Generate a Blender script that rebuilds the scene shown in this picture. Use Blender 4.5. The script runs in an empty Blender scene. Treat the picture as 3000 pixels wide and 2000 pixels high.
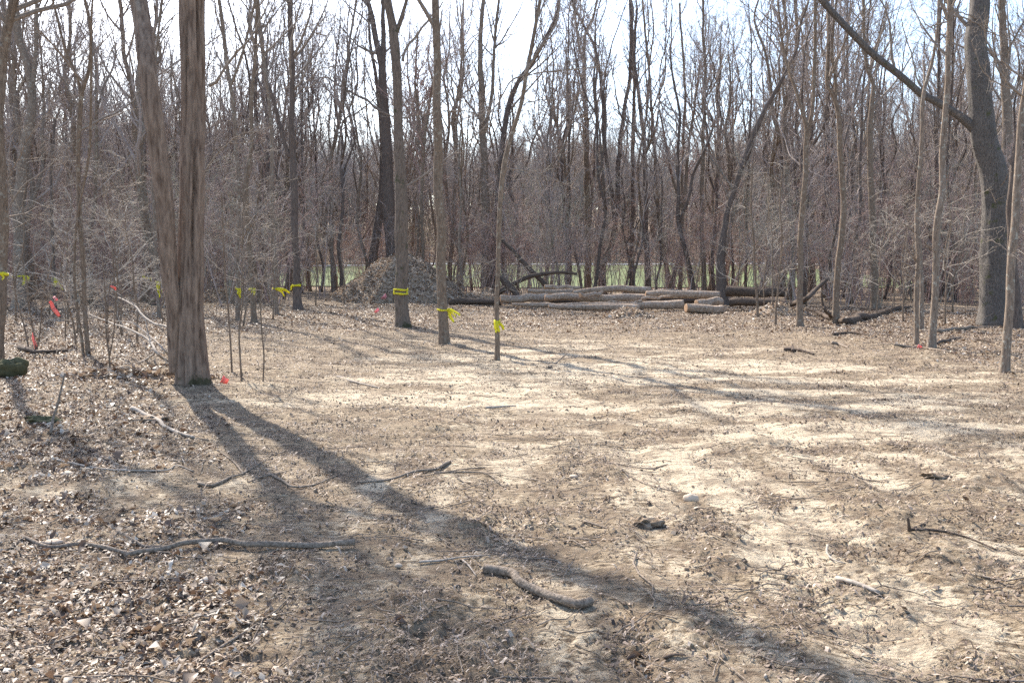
import bpy, math
import numpy as np
from mathutils import Vector
S = bpy.context.scene
COL = S.collection
PI = math.pi

# ------------------------------------------------------------------ camera
HC = 2.2                      # eye height above the clearing
F = 2500.0                    # focal length in pixels of the 3000 px wide photograph
PITCH = math.atan(220 / F)
cam = bpy.data.cameras.new('camera')
cam.sensor_width = 36.0
cam.lens = 30.0
cam.clip_start = 0.05
cam.clip_end = 3000.0
camo = bpy.data.objects.new('camera', cam)
COL.objects.link(camo)
camo.location = (0, 0, HC)
camo.rotation_euler = (PI / 2 - PITCH, 0, 0)
S.camera = camo

# ------------------------------------------------------------------ light
SUN_EL = math.radians(42)
SUN_AZ = math.radians(-31.5)          # clockwise from +Y: behind the wood, a little to the left
world = bpy.data.worlds.new('World')
S.world = world
world.use_nodes = True
wn = world.node_tree.nodes
wl = world.node_tree.links
sky = wn.new('ShaderNodeTexSky')
sky.sky_type = 'NISHITA'
sky.sun_disc = False
sky.sun_elevation = SUN_EL
sky.sun_rotation = SUN_AZ
sky.air_density = 1.0
sky.dust_density = 1.6
sky.ozone_density = 1.2
wl.new(sky.outputs[0], wn['Background'].inputs[0])
wn['Background'].inputs[1].default_value = 0.15
sun = bpy.data.lights.new('sun', 'SUN')
sun.energy = 4.1
sun.angle = math.radians(0.7)
sun.color = (1.0, 0.94, 0.84)
suno = bpy.data.objects.new('sun', sun)
COL.objects.link(suno)
sd = Vector((math.sin(SUN_AZ) * math.cos(SUN_EL), math.cos(SUN_AZ) * math.cos(SUN_EL), math.sin(SUN_EL)))
suno.rotation_euler = sd.to_track_quat('Z', 'Y').to_euler()
suno.location = (-20, 40, 40)
S.view_settings.view_transform = 'Standard'
S.view_settings.look = 'None'
S.view_settings.gamma = 1.0
S.view_settings.exposure = 1.5
S.view_settings.use_curve_mapping = False
S.cycles.max_bounces = 5
S.cycles.diffuse_bounces = 3
S.cycles.glossy_bounces = 2
S.cycles.transmission_bounces = 2
S.cycles.transparent_max_bounces = 4
S.cycles.use_denoising = False
S.cycles.caustics_reflective = False
S.cycles.caustics_refractive = False

# ------------------------------------------------------------------ noise
def _h(ix, iy, seed):
    n = (ix.astype(np.int64) * 374761393 + iy.astype(np.int64) * 668265263 + seed * 974634777) & 0xffffffff
    n = ((n ^ (n >> 13)) * 1274126177) & 0xffffffff
    n = n ^ (n >> 16)
    return (n & 0xffffff) / float(0xffffff)
def vn(x, y, seed=0):
    ix = np.floor(x); iy = np.floor(y)
    fx = x - ix; fy = y - iy
    fx = fx * fx * fx * (fx * (fx * 6 - 15) + 10); fy = fy * fy * fy * (fy * (fy * 6 - 15) + 10)
    a = _h(ix, iy, seed); b = _h(ix + 1, iy, seed); c = _h(ix, iy + 1, seed); d = _h(ix + 1, iy + 1, seed)
    return (a + (b - a) * fx + (c - a) * fy + (a - b - c + d) * fx * fy) * 2 - 1
def fbm(x, y, seed=0, oct=4, lac=2.03, g=0.5):
    t = 0; a = 1.0; s = 0
    for i in range(oct):
        t = t + a * vn(x, y, seed + i * 17); s += a; a *= g
        x, y = (x * .8 - y * .6) * lac, (x * .6 + y * .8) * lac
    return t / s
def sstep(a, b, x):
    t = np.clip((x - a) / (b - a), 0, 1)
    return t * t * (3 - 2 * t)

def ground_h(x, y):
    """the large lie of the land"""
    x = np.asarray(x, float); y = np.asarray(y, float)
    h = 0.07 * fbm(x / 5.0, y / 5.0, 3, 3) + 0.025 * fbm(x / 1.3, y / 1.3, 9, 2)
    # slight bank on the left where the forest floor begins
    h = h + 0.10 * sstep(-2.0, -6.5, x) * sstep(10, 15, y)
    # lawn and hillside beyond the wood
    h = h + 2.6 * sstep(88, 170, y) + 26 * sstep(165, 420, y) + 0.5 * fbm(x / 30, y / 30, 5, 2) * sstep(60, 120, y)
    return h
def gz(x, y):
    return float(ground_h(x, y))

cp, sp_ = math.cos(PITCH), math.sin(PITCH)
def P(px, py, D):
    """world point seen at photo pixel (px, py) at distance y = D"""
    u = (px - 1500) / F; v = (1000 - py) / F
    d = (u, cp + v * sp_, -sp_ + v * cp)
    t = D / d[1]
    return np.array([d[0] * t, D, HC + d[2] * t])
def G(px, py):
    """world point on the ground seen at a photo pixel"""
    u = (px - 1500) / F; v = (1000 - py) / F
    d = (u, cp + v * sp_, -sp_ + v * cp)
    t = 2.0
    for _ in range(4000):
        if HC + d[2] * t <= gz(d[0] * t, d[1] * t): break
        t += 0.01 + t * 0.002
    return np.array([d[0] * t, d[1] * t, gz(d[0] * t, d[1] * t)])

# ------------------------------------------------------------------ materials
def mat(name, rough=0.85, spec=0.25):
    m = bpy.data.materials.new(name); m.use_nodes = True
    b = m.node_tree.nodes['Principled BSDF']
    b.inputs['Roughness'].default_value = rough
    b.inputs['Specular IOR Level'].default_value = spec
    return m, m.node_tree.nodes, m.node_tree.links, b
def ramp(nodes, stops, interp='LINEAR'):
    r = nodes.new('ShaderNodeValToRGB'); r.color_ramp.interpolation = interp
    el = r.color_ramp.elements
    while len(el) < len(stops): el.new(0.5)
    for e, (p, c) in zip(el, stops):
        e.position = p; e.color = (*c, 1)
    return r
def mixc(nodes, links, fac, a, b, mode='MIX'):
    m = nodes.new('ShaderNodeMix'); m.data_type = 'RGBA'; m.blend_type = mode
    for sock, v in ((m.inputs[0], fac), (m.inputs[6], a), (m.inputs[7], b)):
        if hasattr(v, 'is_linked'): links.new(v, sock)
        elif isinstance(v, (int, float)): sock.default_value = v
        else: sock.default_value = (*v, 1)
    return m.outputs[2]
def noise(nodes, links, vec, scale, detail=4, rough=0.55):
    n = nodes.new('ShaderNodeTexNoise'); n.inputs['Scale'].default_value = scale
    n.inputs['Detail'].default_value = detail; n.inputs['Roughness'].default_value = rough
    if vec is not None: links.new(vec, n.inputs['Vector'])
    return n.outputs[0]
def mapping(nodes, links, vec, scale=(1, 1, 1), rot=(0, 0, 0)):
    m = nodes.new('ShaderNodeMapping'); m.inputs['Scale'].default_value = scale; m.inputs['Rotation'].default_value = rot
    links.new(vec, m.inputs['Vector']); return m.outputs[0]
def mth(nodes, links, op, a, b=0.0, clamp=False):
    m = nodes.new('ShaderNodeMath'); m.operation = op; m.use_clamp = clamp
    for sock, v in ((m.inputs[0], a), (m.inputs[1], b)):
        if hasattr(v, 'is_linked'): links.new(v, sock)
        else: sock.default_value = v
    return m.outputs[0]

def bark_mat(name, dark, light, sx=30, sz=4, bump=0.02, moss=None, moss_amt=0.0, lichen=None, base_moss=False):
    m, N, L, b = mat(name, 0.9, 0.15)
    tc = N.new('ShaderNodeTexCoord').outputs['Object']
    v = mapping(N, L, tc, (sx, sx, sz))
    n1 = noise(N, L, v, 1.0, 5, 0.65)
    n2 = noise(N, L, tc, 1.7, 3)
    r = ramp(N, [(0.30, dark), (0.47, tuple((a + c) / 2 for a, c in zip(dark, light))), (0.66, light)])
    L.new(n1, r.inputs[0])
    c = mixc(N, L, mth(N, L, 'MULTIPLY', n2, 0.5), r.outputs[0], tuple(x * 0.55 for x in dark))
    if lichen:
        nl = noise(N, L, tc, 9, 4, 0.6)
        rl = ramp(N, [(0.56, (0, 0, 0)), (0.66, (1, 1, 1))]); L.new(nl, rl.inputs[0])
        c = mixc(N, L, mth(N, L, 'MULTIPLY', rl.outputs[0], 0.6), c, lichen)
    if moss:
        nm = noise(N, L, tc, 3.1, 5, 0.65)
        rm = ramp(N, [(0.62 - 0.2 * moss_amt, (0, 0, 0)), (0.72 - 0.2 * moss_amt, (1, 1, 1))]); L.new(nm, rm.inputs[0])
        c = mixc(N, L, mth(N, L, 'MULTIPLY', rm.outputs[0], 0.85), c, moss)
    if base_moss:      # green growth on the root collar
        sx_ = N.new('ShaderNodeSeparateXYZ'); L.new(tc, sx_.inputs[0])
        mz = mth(N, L, 'SUBTRACT', 1.25, mth(N, L, 'MULTIPLY', sx_.outputs[2], 1.9)); nb = noise(N, L, tc, 5, 4, 0.6)
        mk = ramp(N, [(0.5, (0, 0, 0)), (0.62, (1, 1, 1))]); L.new(mth(N, L, 'MULTIPLY', mz, nb), mk.inputs[0])
        c = mixc(N, L, mth(N, L, 'MULTIPLY', mk.outputs[0], 0.85), c, (0.045, 0.045, 0.022))
    L.new(c, b.inputs['Base Color'])
    bp = N.new('ShaderNodeBump'); bp.inputs['Strength'].default_value = 0.9; bp.inputs['Distance'].default_value = bump
    L.new(n1, bp.inputs['Height']); L.new(bp.outputs[0], b.inputs['Normal'])
    return m
M = {}
M['bark_big'] = bark_mat('furrowed_bark', (0.09, 0.058, 0.042), (0.36, 0.265, 0.20), 15, 2.8, 0.03, base_moss=True)
M['bark_brown'] = bark_mat('brown_bark', (0.10, 0.072, 0.052), (0.30, 0.225, 0.165), 34, 7, 0.012, lichen=(0.34, 0.31, 0.25))
M['bark_mossy'] = bark_mat('mossy_bark', (0.085, 0.064, 0.05), (0.27, 0.21, 0.165), 30, 5, 0.015, moss=(0.05, 0.055, 0.025), moss_amt=0.25, base_moss=True)
M['bark_grey'] = bark_mat('grey_bark', (0.11, 0.082, 0.062), (0.34, 0.265, 0.205), 34, 5, 0.012, lichen=(0.40, 0.39, 0.33))
M['bark_dark'] = bark_mat('dark_bark', (0.065, 0.050, 0.042), (0.22, 0.17, 0.14), 28, 4, 0.015)
M['bark_oak'] = bark_mat('rough_dark_bark', (0.055, 0.048, 0.043), (0.22, 0.195, 0.175), 34, 9, 0.03, moss=(0.07, 0.075, 0.03), moss_amt=0.15)
M['twig'] = bark_mat('twig_bark', (0.16, 0.125, 0.10), (0.36, 0.30, 0.25), 20, 20, 0.002)
M['twig_pale'] = bark_mat('pale_twig_bark', (0.22, 0.18, 0.145), (0.50, 0.43, 0.36), 25, 8, 0.002)
M['twig_lit'] = bark_mat('sunlit_twig_bark', (0.22, 0.18, 0.15), (0.46, 0.39, 0.33), 20, 20, 0.002)
M['twig_pale2'] = bark_mat('pale_understory_bark', (0.30, 0.25, 0.20), (0.56, 0.49, 0.41), 20, 20, 0.002)
M['twig_far'] = bark_mat('hazed_far_twig_bark', (0.25, 0.20, 0.175), (0.48, 0.41, 0.37), 10, 10, 0.002)  # paler than the near twigs: haze of distance put into the colour
M['thicket'] = bark_mat('thicket_bark', (0.30, 0.23, 0.20), (0.56, 0.465, 0.42), 0.5, 0.5, 0.002)
M['thicket_red'] = bark_mat('reddish_thicket_bark', (0.26, 0.165, 0.14), (0.52, 0.37, 0.32), 0.5, 0.5, 0.002)
M['thicket_olive'] = bark_mat('olive_thicket_bark', (0.22, 0.20, 0.15), (0.48, 0.44, 0.35), 0.5, 0.5, 0.002)
M['stick'] = bark_mat('weathered_stick_bark', (0.08, 0.06, 0.045), (0.40, 0.32, 0.25), 45, 45, 0.012)
M['log'] = bark_mat('log_bark', (0.15, 0.10, 0.07), (0.52, 0.40, 0.30), 12, 12, 0.03, lichen=(0.46, 0.42, 0.37))
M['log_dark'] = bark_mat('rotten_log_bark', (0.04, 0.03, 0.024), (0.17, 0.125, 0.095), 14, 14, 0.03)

def plain(name, col, rough=0.6, spec=0.3, sc=20, var=0.25, transl=0.0):
    m, N, L, b = mat(name, rough, spec)
    tc = N.new('ShaderNodeTexCoord').outputs['Object']
    n = noise(N, L, tc, sc, 4)
    c = mixc(N, L, n, tuple(x * (1 - var) for x in col), tuple(min(1, x * (1 + var)) for x in col))
    L.new(c, b.inputs['Base Color'])
    if transl:
        out = N['Material Output']; t = N.new('ShaderNodeBsdfTranslucent'); L.new(c, t.inputs[0])
        mx = N.new('ShaderNodeMixShader'); mx.inputs[0].default_value = transl
        L.new(b.outputs[0], mx.inputs[1]); L.new(t.outputs[0], mx.inputs[2]); L.new(mx.outputs[0], out.inputs[0])
    return m
M['yellow'] = plain('yellow_tape', (0.80, 0.72, 0.03), 0.4, 0.4, 30, 0.12, 0.35)
M['coral'] = plain('coral_ribbon', (0.85, 0.26, 0.21), 0.45, 0.4, 30, 0.1, 0.35)
M['pink'] = plain('pink_ribbon', (0.85, 0.36, 0.38), 0.45, 0.4, 30, 0.1, 0.35)
M['wire'] = plain('flag_wire', (0.25, 0.22, 0.2), 0.5, 0.5)
M['rock'] = plain('tan_rock', (0.46, 0.36, 0.27), 0.8, 0.2, 18, 0.25)
M['moss_rock'] = plain('mossy_wood', (0.085, 0.08, 0.045), 0.95, 0.1, 14, 0.6)
def cut_mat():
    m, N, L, b = mat('fresh_cut_wood', 0.8, 0.2)
    tc = N.new('ShaderNodeTexCoord').outputs['Object']
    n = noise(N, L, tc, 22, 4)
    L.new(mixc(N, L, n, (0.36, 0.20, 0.11), (0.62, 0.41, 0.25)), b.inputs['Base Color']); return m
M['cut'] = cut_mat()

def leaf_mat(name, stops, rough=0.5, spec=0.5, transl=0.25):
    m, N, L, b = mat(name, rough, spec)
    a = N.new('ShaderNodeAttribute'); a.attribute_name = 'tint'
    r = ramp(N, stops); L.new(a.outputs['Fac'], r.inputs[0])
    tc = N.new('ShaderNodeTexCoord').outputs['Object']
    n = noise(N, L, tc, 60, 3)
    c = mixc(N, L, n, r.outputs[0], (0.5, 0.5, 0.5), 'SOFT_LIGHT')
    L.new(r.outputs[0], b.inputs['Base Color'])
    out = N['Material Output']; t = N.new('ShaderNodeBsdfTranslucent'); L.new(r.outputs[0], t.inputs[0])
    mx = N.new('ShaderNodeMixShader'); mx.inputs[0].default_value = transl
    L.new(b.outputs[0], mx.inputs[1]); L.new(t.outputs[0], mx.inputs[2]); L.new(mx.outputs[0], out.inputs[0])
    return m
LEAF_STOPS = [(0.0, (0.055, 0.034, 0.022)), (0.35, (0.16, 0.10, 0.066)), (0.6, (0.33, 0.24, 0.165)), (0.85, (0.49, 0.41, 0.32)), (1.0, (0.60, 0.53, 0.45))]
M['leaf'] = leaf_mat('dry_leaf', LEAF_STOPS)
M['chip'] = leaf_mat('leaf_fragment', [(0.0, (0.05, 0.033, 0.023)), (0.4, (0.15, 0.103, 0.072)), (0.75, (0.35, 0.26, 0.19)), (1.0, (0.54, 0.44, 0.35))], 0.6, 0.35, 0.12)

M['crumb'] = leaf_mat('soil_crumb', [(0.0, (0.10, 0.07, 0.05)), (0.5, (0.25, 0.185, 0.135)), (1.0, (0.46, 0.36, 0.27))], 0.95, 0.1, 0.0)
def ground_mat():
    m, N, L, b = mat('forest_floor_soil', 0.93, 0.15)
    tc = N.new('ShaderNodeTexCoord').outputs['Object']
    aS = N.new('ShaderNodeAttribute'); aS.attribute_name = 'sand'
    aL = N.new('ShaderNodeAttribute'); aL.attribute_name = 'litter'
    st = mapping(N, L, tc, (1.0, 1.9, 1.0), (0, 0, math.radians(12)))
    n_f = noise(N, L, tc, 70, 6, 0.75)
    n_m = noise(N, L, st, 11, 6, 0.68)
    n_l = noise(N, L, st, 1.6, 4, 0.6)
    soil = ramp(N, [(0.34, (0.065, 0.045, 0.032)), (0.45, (0.22, 0.165, 0.108)), (0.64, (0.43, 0.34, 0.235))]); L.new(n_m, soil.inputs[0])
    sand = ramp(N, [(0.3, (0.38, 0.30, 0.205)), (0.62, (0.57, 0.475, 0.345))]); L.new(n_f, sand.inputs[0])
    vor = N.new('ShaderNodeTexVoronoi'); vor.inputs['Scale'].default_value = 20; vor.inputs['Randomness'].default_value = 1
    wv = mapping(N, L, tc, (1.0, 1.5, 1.0), (0, 0, 0.4))
    dist = N.new('ShaderNodeVectorMath'); dist.operation = 'ADD'
    nz = N.new('ShaderNodeTexNoise'); nz.inputs['Scale'].default_value = 14; L.new(tc, nz.inputs['Vector'])
    scn = N.new('ShaderNodeVectorMath'); scn.operation = 'SCALE'; scn.inputs['Scale'].default_value = 0.09; L.new(nz.outputs[1], scn.inputs[0])
    L.new(wv, dist.inputs[0]); L.new(scn.outputs[0], dist.inputs[1]); L.new(dist.outputs[0], vor.inputs['Vector'])
    sepc = N.new('ShaderNodeSeparateColor'); L.new(vor.outputs['Color'], sepc.inputs[0])
    lit = ramp(N, LEAF_STOPS); L.new(sepc.outputs[0], lit.inputs[0])
    # patchy masks
    sm = mth(N, L, 'ADD', aS.outputs['Fac'], mth(N, L, 'MULTIPLY', mth(N, L, 'SUBTRACT', n_m, 0.5), 2.2))
    smr = ramp(N, [(0.42, (0, 0, 0)), (0.62, (1, 1, 1))]); L.new(sm, smr.inputs[0])
    c = mixc(N, L, smr.outputs[0], soil.outputs[0], sand.outputs[0])
    lm = mth(N, L, 'ADD', aL.outputs['Fac'], mth(N, L, 'MULTIPLY', mth(N, L, 'SUBTRACT', sepc.outputs[1], 0.5), 0.9))
    lmr = ramp(N, [(0.45, (0, 0, 0)), (0.60, (1, 1, 1))]); L.new(lm, lmr.inputs[0])
    c = mixc(N, L, mth(N, L, 'MULTIPLY', lmr.outputs[0], 0.8), c, lit.outputs[0])
    ml = mth(N, L, 'ADD', n_l, mth(N, L, 'MULTIPLY', mth(N, L, 'SUBTRACT', n_m, 0.5), 0.7)); mlr = ramp(N, [(0.46, (0, 0, 0)), (0.60, (1, 1, 1))]); L.new(ml, mlr.inputs[0])
    c = mixc(N, L, mth(N, L, 'MULTIPLY', mlr.outputs[0], 0.62), c, (0.13, 0.09, 0.062))
    L.new(c, b.inputs['Base Color'])
    h = mth(N, L, 'ADD', mth(N, L, 'MULTIPLY', n_m, 1.0), mth(N, L, 'MULTIPLY', n_f, 0.35))
    h = mth(N, L, 'ADD', h, mth(N, L, 'MULTIPLY', mth(N, L, 'MULTIPLY', sepc.outputs[2], lmr.outputs[0]), 0.5))
    bp = N.new('ShaderNodeBump'); bp.inputs['Strength'].default_value = 1.0; bp.inputs['Distance'].default_value = 0.05
    L.new(h, bp.inputs['Height']); L.new(bp.outputs[0], b.inputs['Normal'])
    return m
M['ground'] = ground_mat()
def mound_mat():
    m, N, L, b = mat('heaped_leaves_and_soil', 0.95, 0.15)
    tc = N.new('ShaderNodeTexCoord').outputs['Object']
    n1 = noise(N, L, tc, 7, 6, 0.7); n2 = noise(N, L, tc, 1.2, 3)
    r = ramp(N, [(0.32, (0.12, 0.085, 0.058)), (0.5, (0.32, 0.24, 0.17)), (0.66, (0.54, 0.44, 0.34))]); L.new(n1, r.inputs[0])
    L.new(mixc(N, L, mth(N, L, 'MULTIPLY', n2, 0.35), r.outputs[0], (0.16, 0.10, 0.06)), b.inputs['Base Color'])
    bp = N.new('ShaderNodeBump'); bp.inputs['Distance'].default_value = 0.12; L.new(n1, bp.inputs['Height']); L.new(bp.outputs[0], b.inputs['Normal'])
    return m
M['mound'] = mound_mat()
M['lawn'] = plain('lawn_grass', (0.12, 0.145, 0.065), 0.9, 0.1, 0.8, 0.5)
M['road'] = plain('pale_road', (0.42, 0.42, 0.42), 0.9, 0.1, 1, 0.1)

# ------------------------------------------------------------------ mesh building
class MB:
    def __init__(s): s.v = []; s.f = []; s.n = 0; s.t = []
    def add(s, v, *faces, tint=None):
        v = np.asarray(v, np.float32).reshape(-1, 3)
        s.v.append(v)
        for f in faces:
            f = np.asarray(f, np.int32)
            if len(f): s.f.append(f + s.n)
        s.n += len(v)
        s.t.append(np.full(len(v), 0.5, np.float32) if tint is None else np.asarray(tint, np.float32))
    def mesh(s, name, m, smooth=True, tint=False, attrs=None):
        me = bpy.data.meshes.new(name)
        v = np.concatenate(s.v); me.vertices.add(len(v)); me.vertices.foreach_set('co', v.ravel())
        loops = np.concatenate([f.ravel() for f in s.f])
        sizes = np.concatenate([np.full(len(f), f.shape[1], np.int32) for f in s.f])
        me.loops.add(len(loops)); me.loops.foreach_set('vertex_index', loops)
        me.polygons.add(len(sizes)); st = np.concatenate(([0], np.cumsum(sizes)[:-1])).astype(np.int32)
        me.polygons.foreach_set('loop_start', st)
        try: me.polygons.foreach_set('loop_total', sizes)
        except Exception: pass
        me.polygons.foreach_set('use_smooth', np.full(len(sizes), smooth))
        if tint:
            a = me.attributes.new('tint', 'FLOAT', 'POINT'); a.data.foreach_set('value', np.concatenate(s.t))
        for k, arr in (attrs or {}).items():
            a = me.attributes.new(k, 'FLOAT', 'POINT'); a.data.foreach_set('value', np.asarray(arr, np.float32))
        me.update(calc_edges=True)
        me.materials.append(M[m]); return me
    def build(s, name, m, parent=None, smooth=True, tint=False, attrs=None, loc=(0, 0, 0)):
        o = bpy.data.objects.new(name, s.mesh(name, m, smooth, tint, attrs)); COL.objects.link(o); o.location = loc
        if parent: o.parent = parent
        return o
def tag(o, label=None, cat=None, group=None, kind=None):
    if label: o['label'] = label
    if cat: o['category'] = cat
    if group: o['group'] = group
    if kind: o['kind'] = kind
    return o
def empty(name, loc, label, cat, group=None):
    o = bpy.data.objects.new(name, None); COL.objects.link(o); o.location = loc
    o.empty_display_size = 0.1
    return tag(o, label, cat, group)

def norm(a): return a / (np.linalg.norm(a, axis=-1, keepdims=True) + 1e-9)
def tubes(mb, pts, r, ns=3, tint=None, rng=None):
    """pts (n,k,3), r (n,k): n polylines as tapering tubes"""
    n, k, _ = pts.shape
    tg = np.empty_like(pts)
    tg[:, 1:-1] = pts[:, 2:] - pts[:, :-2]; tg[:, 0] = pts[:, 1] - pts[:, 0]; tg[:, -1] = pts[:, -1] - pts[:, -2]
    tg = norm(tg)
    main = norm(pts[:, -1] - pts[:, 0])
    ref = np.where(np.abs(main[:, 2:3]) > 0.85, np.array([[1.0, 0.13, 0.0]]), np.array([[0.05, 0.1, 1.0]]))[:, None, :]
    a = norm(np.cross(tg, np.broadcast_to(ref, tg.shape))); b = np.cross(tg, a)
    ang = np.arange(ns) * 2 * PI / ns
    ring = a[:, :, None, :] * np.cos(ang)[None, None, :, None] + b[:, :, None, :] * np.sin(ang)[None, None, :, None]
    v = pts[:, :, None, :] + ring * r[:, :, None, None]
    base = (np.arange(n) * k * ns)[:, None, None] + (np.arange(k - 1) * ns)[None, :, None]
    i = np.arange(ns)[None, None, :]; j = (i + 1) % ns
    q = np.stack([base + i, base + j, base + ns + j, base + ns + i], -1).reshape(-1, 4)
    tt = None if tint is None else np.repeat(tint, k * ns)
    mb.add(v.reshape(-1, 3), q, tint=tt)

def smooth_path(pts, rad, n):
    """Catmull-Rom resample of a traced path"""
    pts = np.asarray(pts, float); rad = np.asarray(rad, float)
    if len(pts) == 2:
        t = np.linspace(0, 1, n)[:, None]; return pts[0] * (1 - t) + pts[1] * t, rad[0] * (1 - t[:, 0]) + rad[1] * t[:, 0]
    L = np.concatenate(([0], np.cumsum(np.linalg.norm(np.diff(pts, axis=0), axis=1))))
    s = np.linspace(0, L[-1], n); idx = np.clip(np.searchsorted(L, s, side='right') - 1, 0, len(pts) - 2)
    t = ((s - L[idx]) / (L[idx + 1] - L[idx] + 1e-9))[:, None]
    E = np.vstack([2 * pts[0] - pts[1], pts, 2 * pts[-1] - pts[-2]])
    p0, p1, p2, p3 = E[idx], E[idx + 1], E[idx + 2], E[idx + 3]
    out = 0.5 * ((2 * p1) + (-p0 + p2) * t + (2 * p0 - 5 * p1 + 4 * p2 - p3) * t ** 2 + (-p0 + 3 * p1 - 3 * p2 + p3) * t ** 3)
    return out, np.interp(s, L, rad)
def cap(mb, ctr, ring_start, ns):
    pass
def stem(mb, path, rad, ns=14, seed=0, furrow=0.06, flare=0.0, cleft=None):
    """one bark surface along a dense path, with knots, furrows and a root flare"""
    path = np.asarray(path, float); n = len(path)
    tg = np.gradient(path, axis=0); tg = norm(tg)
    main = norm((path[-1] - path[0])[None])[0]
    ref = np.array([1.0, 0.1, 0.0]) if abs(main[2]) > 0.7 else np.array([0.05, 0.1, 1.0])
    a = norm(np.cross(tg, ref[None])); b = np.cross(tg, a)
    ang = np.arange(ns) * 2 * PI / ns
    L = np.concatenate(([0], np.cumsum(np.linalg.norm(np.diff(path, axis=0), axis=1))))
    rr = np.asarray(rad)[:, None] * np.ones((1, ns))
    c, s_ = np.cos(ang)[None], np.sin(ang)[None]
    q1 = fbm(c * 1.3 + 7.1 * seed + s_ * 0.3, L[:, None] * 0.55 + s_ * 1.3 + seed, seed, 3)
    q2 = fbm(c * 4.5 + seed + s_ * 1.1, L[:, None] * 0.8 + s_ * 4.5, seed + 5, 3)
    rr = rr * (1 + furrow * 1.2 * q1 + furrow * q2)
    for c0, wd, dp, wob in (cleft or ()):
        aa = np.angle(np.exp(1j * (ang[None] - c0 - wob * vn(L * 0.55 + c0, L * 0, 7)[:, None])))
        rr = rr * (1 - dp * (0.65 + 0.5 * vn(L * 1.1 + c0 * 3, L * 0, 9)[:, None]) * np.exp(-(aa / wd) ** 2))
    if flare:
        f = np.exp(-L / (rad[0] * 1.6 + 0.02))[:, None]
        rr = rr * (1 + flare * f * (0.55 + 0.7 * np.cos(ang * 5 + seed)[None] ** 2 * (0.5 + vn(ang * 1.3 + seed, ang * 0 + seed, 4)[None])))
    v = path[:, None, :] + (a[:, None, :] * np.cos(ang)[None, :, None] + b[:, None, :] * np.sin(ang)[None, :, None]) * rr[..., None]
    i = np.arange(ns); j = (i + 1) % ns
    bs = (np.arange(n - 1) * ns)[:, None]
    q = np.stack([bs + i, bs + j, bs + ns + j, bs + ns + i], -1).reshape(-1, 4)
    vv = np.vstack([v.reshape(-1, 3), path[:1], path[-1:]])
    c0, c1 = n * ns, n * ns + 1
    t0 = np.stack([j, i, np.full(ns, c0)], -1); t1 = np.stack([(n - 1) * ns + i, (n - 1) * ns + j, np.full(ns, c1)], -1)
    mb.add(vv, q, t0, t1)

# ------------------------------------------------------------------ branching
def resample(path, rad, k):
    L = np.concatenate(([0], np.cumsum(np.linalg.norm(np.diff(path, axis=0), axis=1)))); s = np.linspace(0, L[-1], k)
    return np.stack([np.interp(s, L, path[:, c]) for c in range(3)], -1), np.interp(s, L, rad)
def spawn(rng, pp, pr, m, k, t0, t1, ang, angsd, length, up, wig, rs, rmin, droop=0.0, taper_len=0.6, endr=0.25):
    """m children on each parent polyline; length: array (n,) or scalar"""
    n, K, _ = pp.shape
    t = rng.uniform(t0, t1, (n, m)); f = t * (K - 1); i = np.minimum(f.astype(int), K - 2); w = (f - i)[..., None]
    ii = np.arange(n)[:, None]
    pos = pp[ii, i] * (1 - w) + pp[ii, i + 1] * w
    tg = norm(pp[ii, i + 1] - pp[ii, i]); rr = pr[ii, i] * (1 - w[..., 0]) + pr[ii, i + 1] * w[..., 0]
    pv = rng.normal(size=(n, m, 3)); pv -= (pv * tg).sum(-1, keepdims=True) * tg; pv = norm(pv)
    a = np.radians(rng.normal(ang, angsd, (n, m)))[..., None]
    d = tg * np.cos(a) + pv * np.sin(a)
    Ln = np.broadcast_to(np.asarray(length, float).reshape(-1, 1), (n, m)) * (1 - taper_len * (t - t0) / (t1 - t0 + 1e-6)) * rng.uniform(0.55, 1.25, (n, m))
    N = n * m
    d = d.reshape(N, 3); Ln = Ln.reshape(N); pts = np.empty((N, k, 3)); pts[:, 0] = pos.reshape(N, 3)
    upv = np.array([0, 0, 1.0])
    for j in range(1, k):
        d = norm(d + upv * (up - droop * j / k) + rng.normal(0, wig, (N, 3)))
        pts[:, j] = pts[:, j - 1] + d * (Ln / (k - 1))[:, None]
    r0 = np.maximum(np.minimum(rr.reshape(N) * 0.62, Ln * rs), rmin)
    rad = r0[:, None] * (1 - (1 - endr) * np.linspace(0, 1, k)[None])
    return pts, np.maximum(rad, rmin * 0.6), Ln

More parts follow.
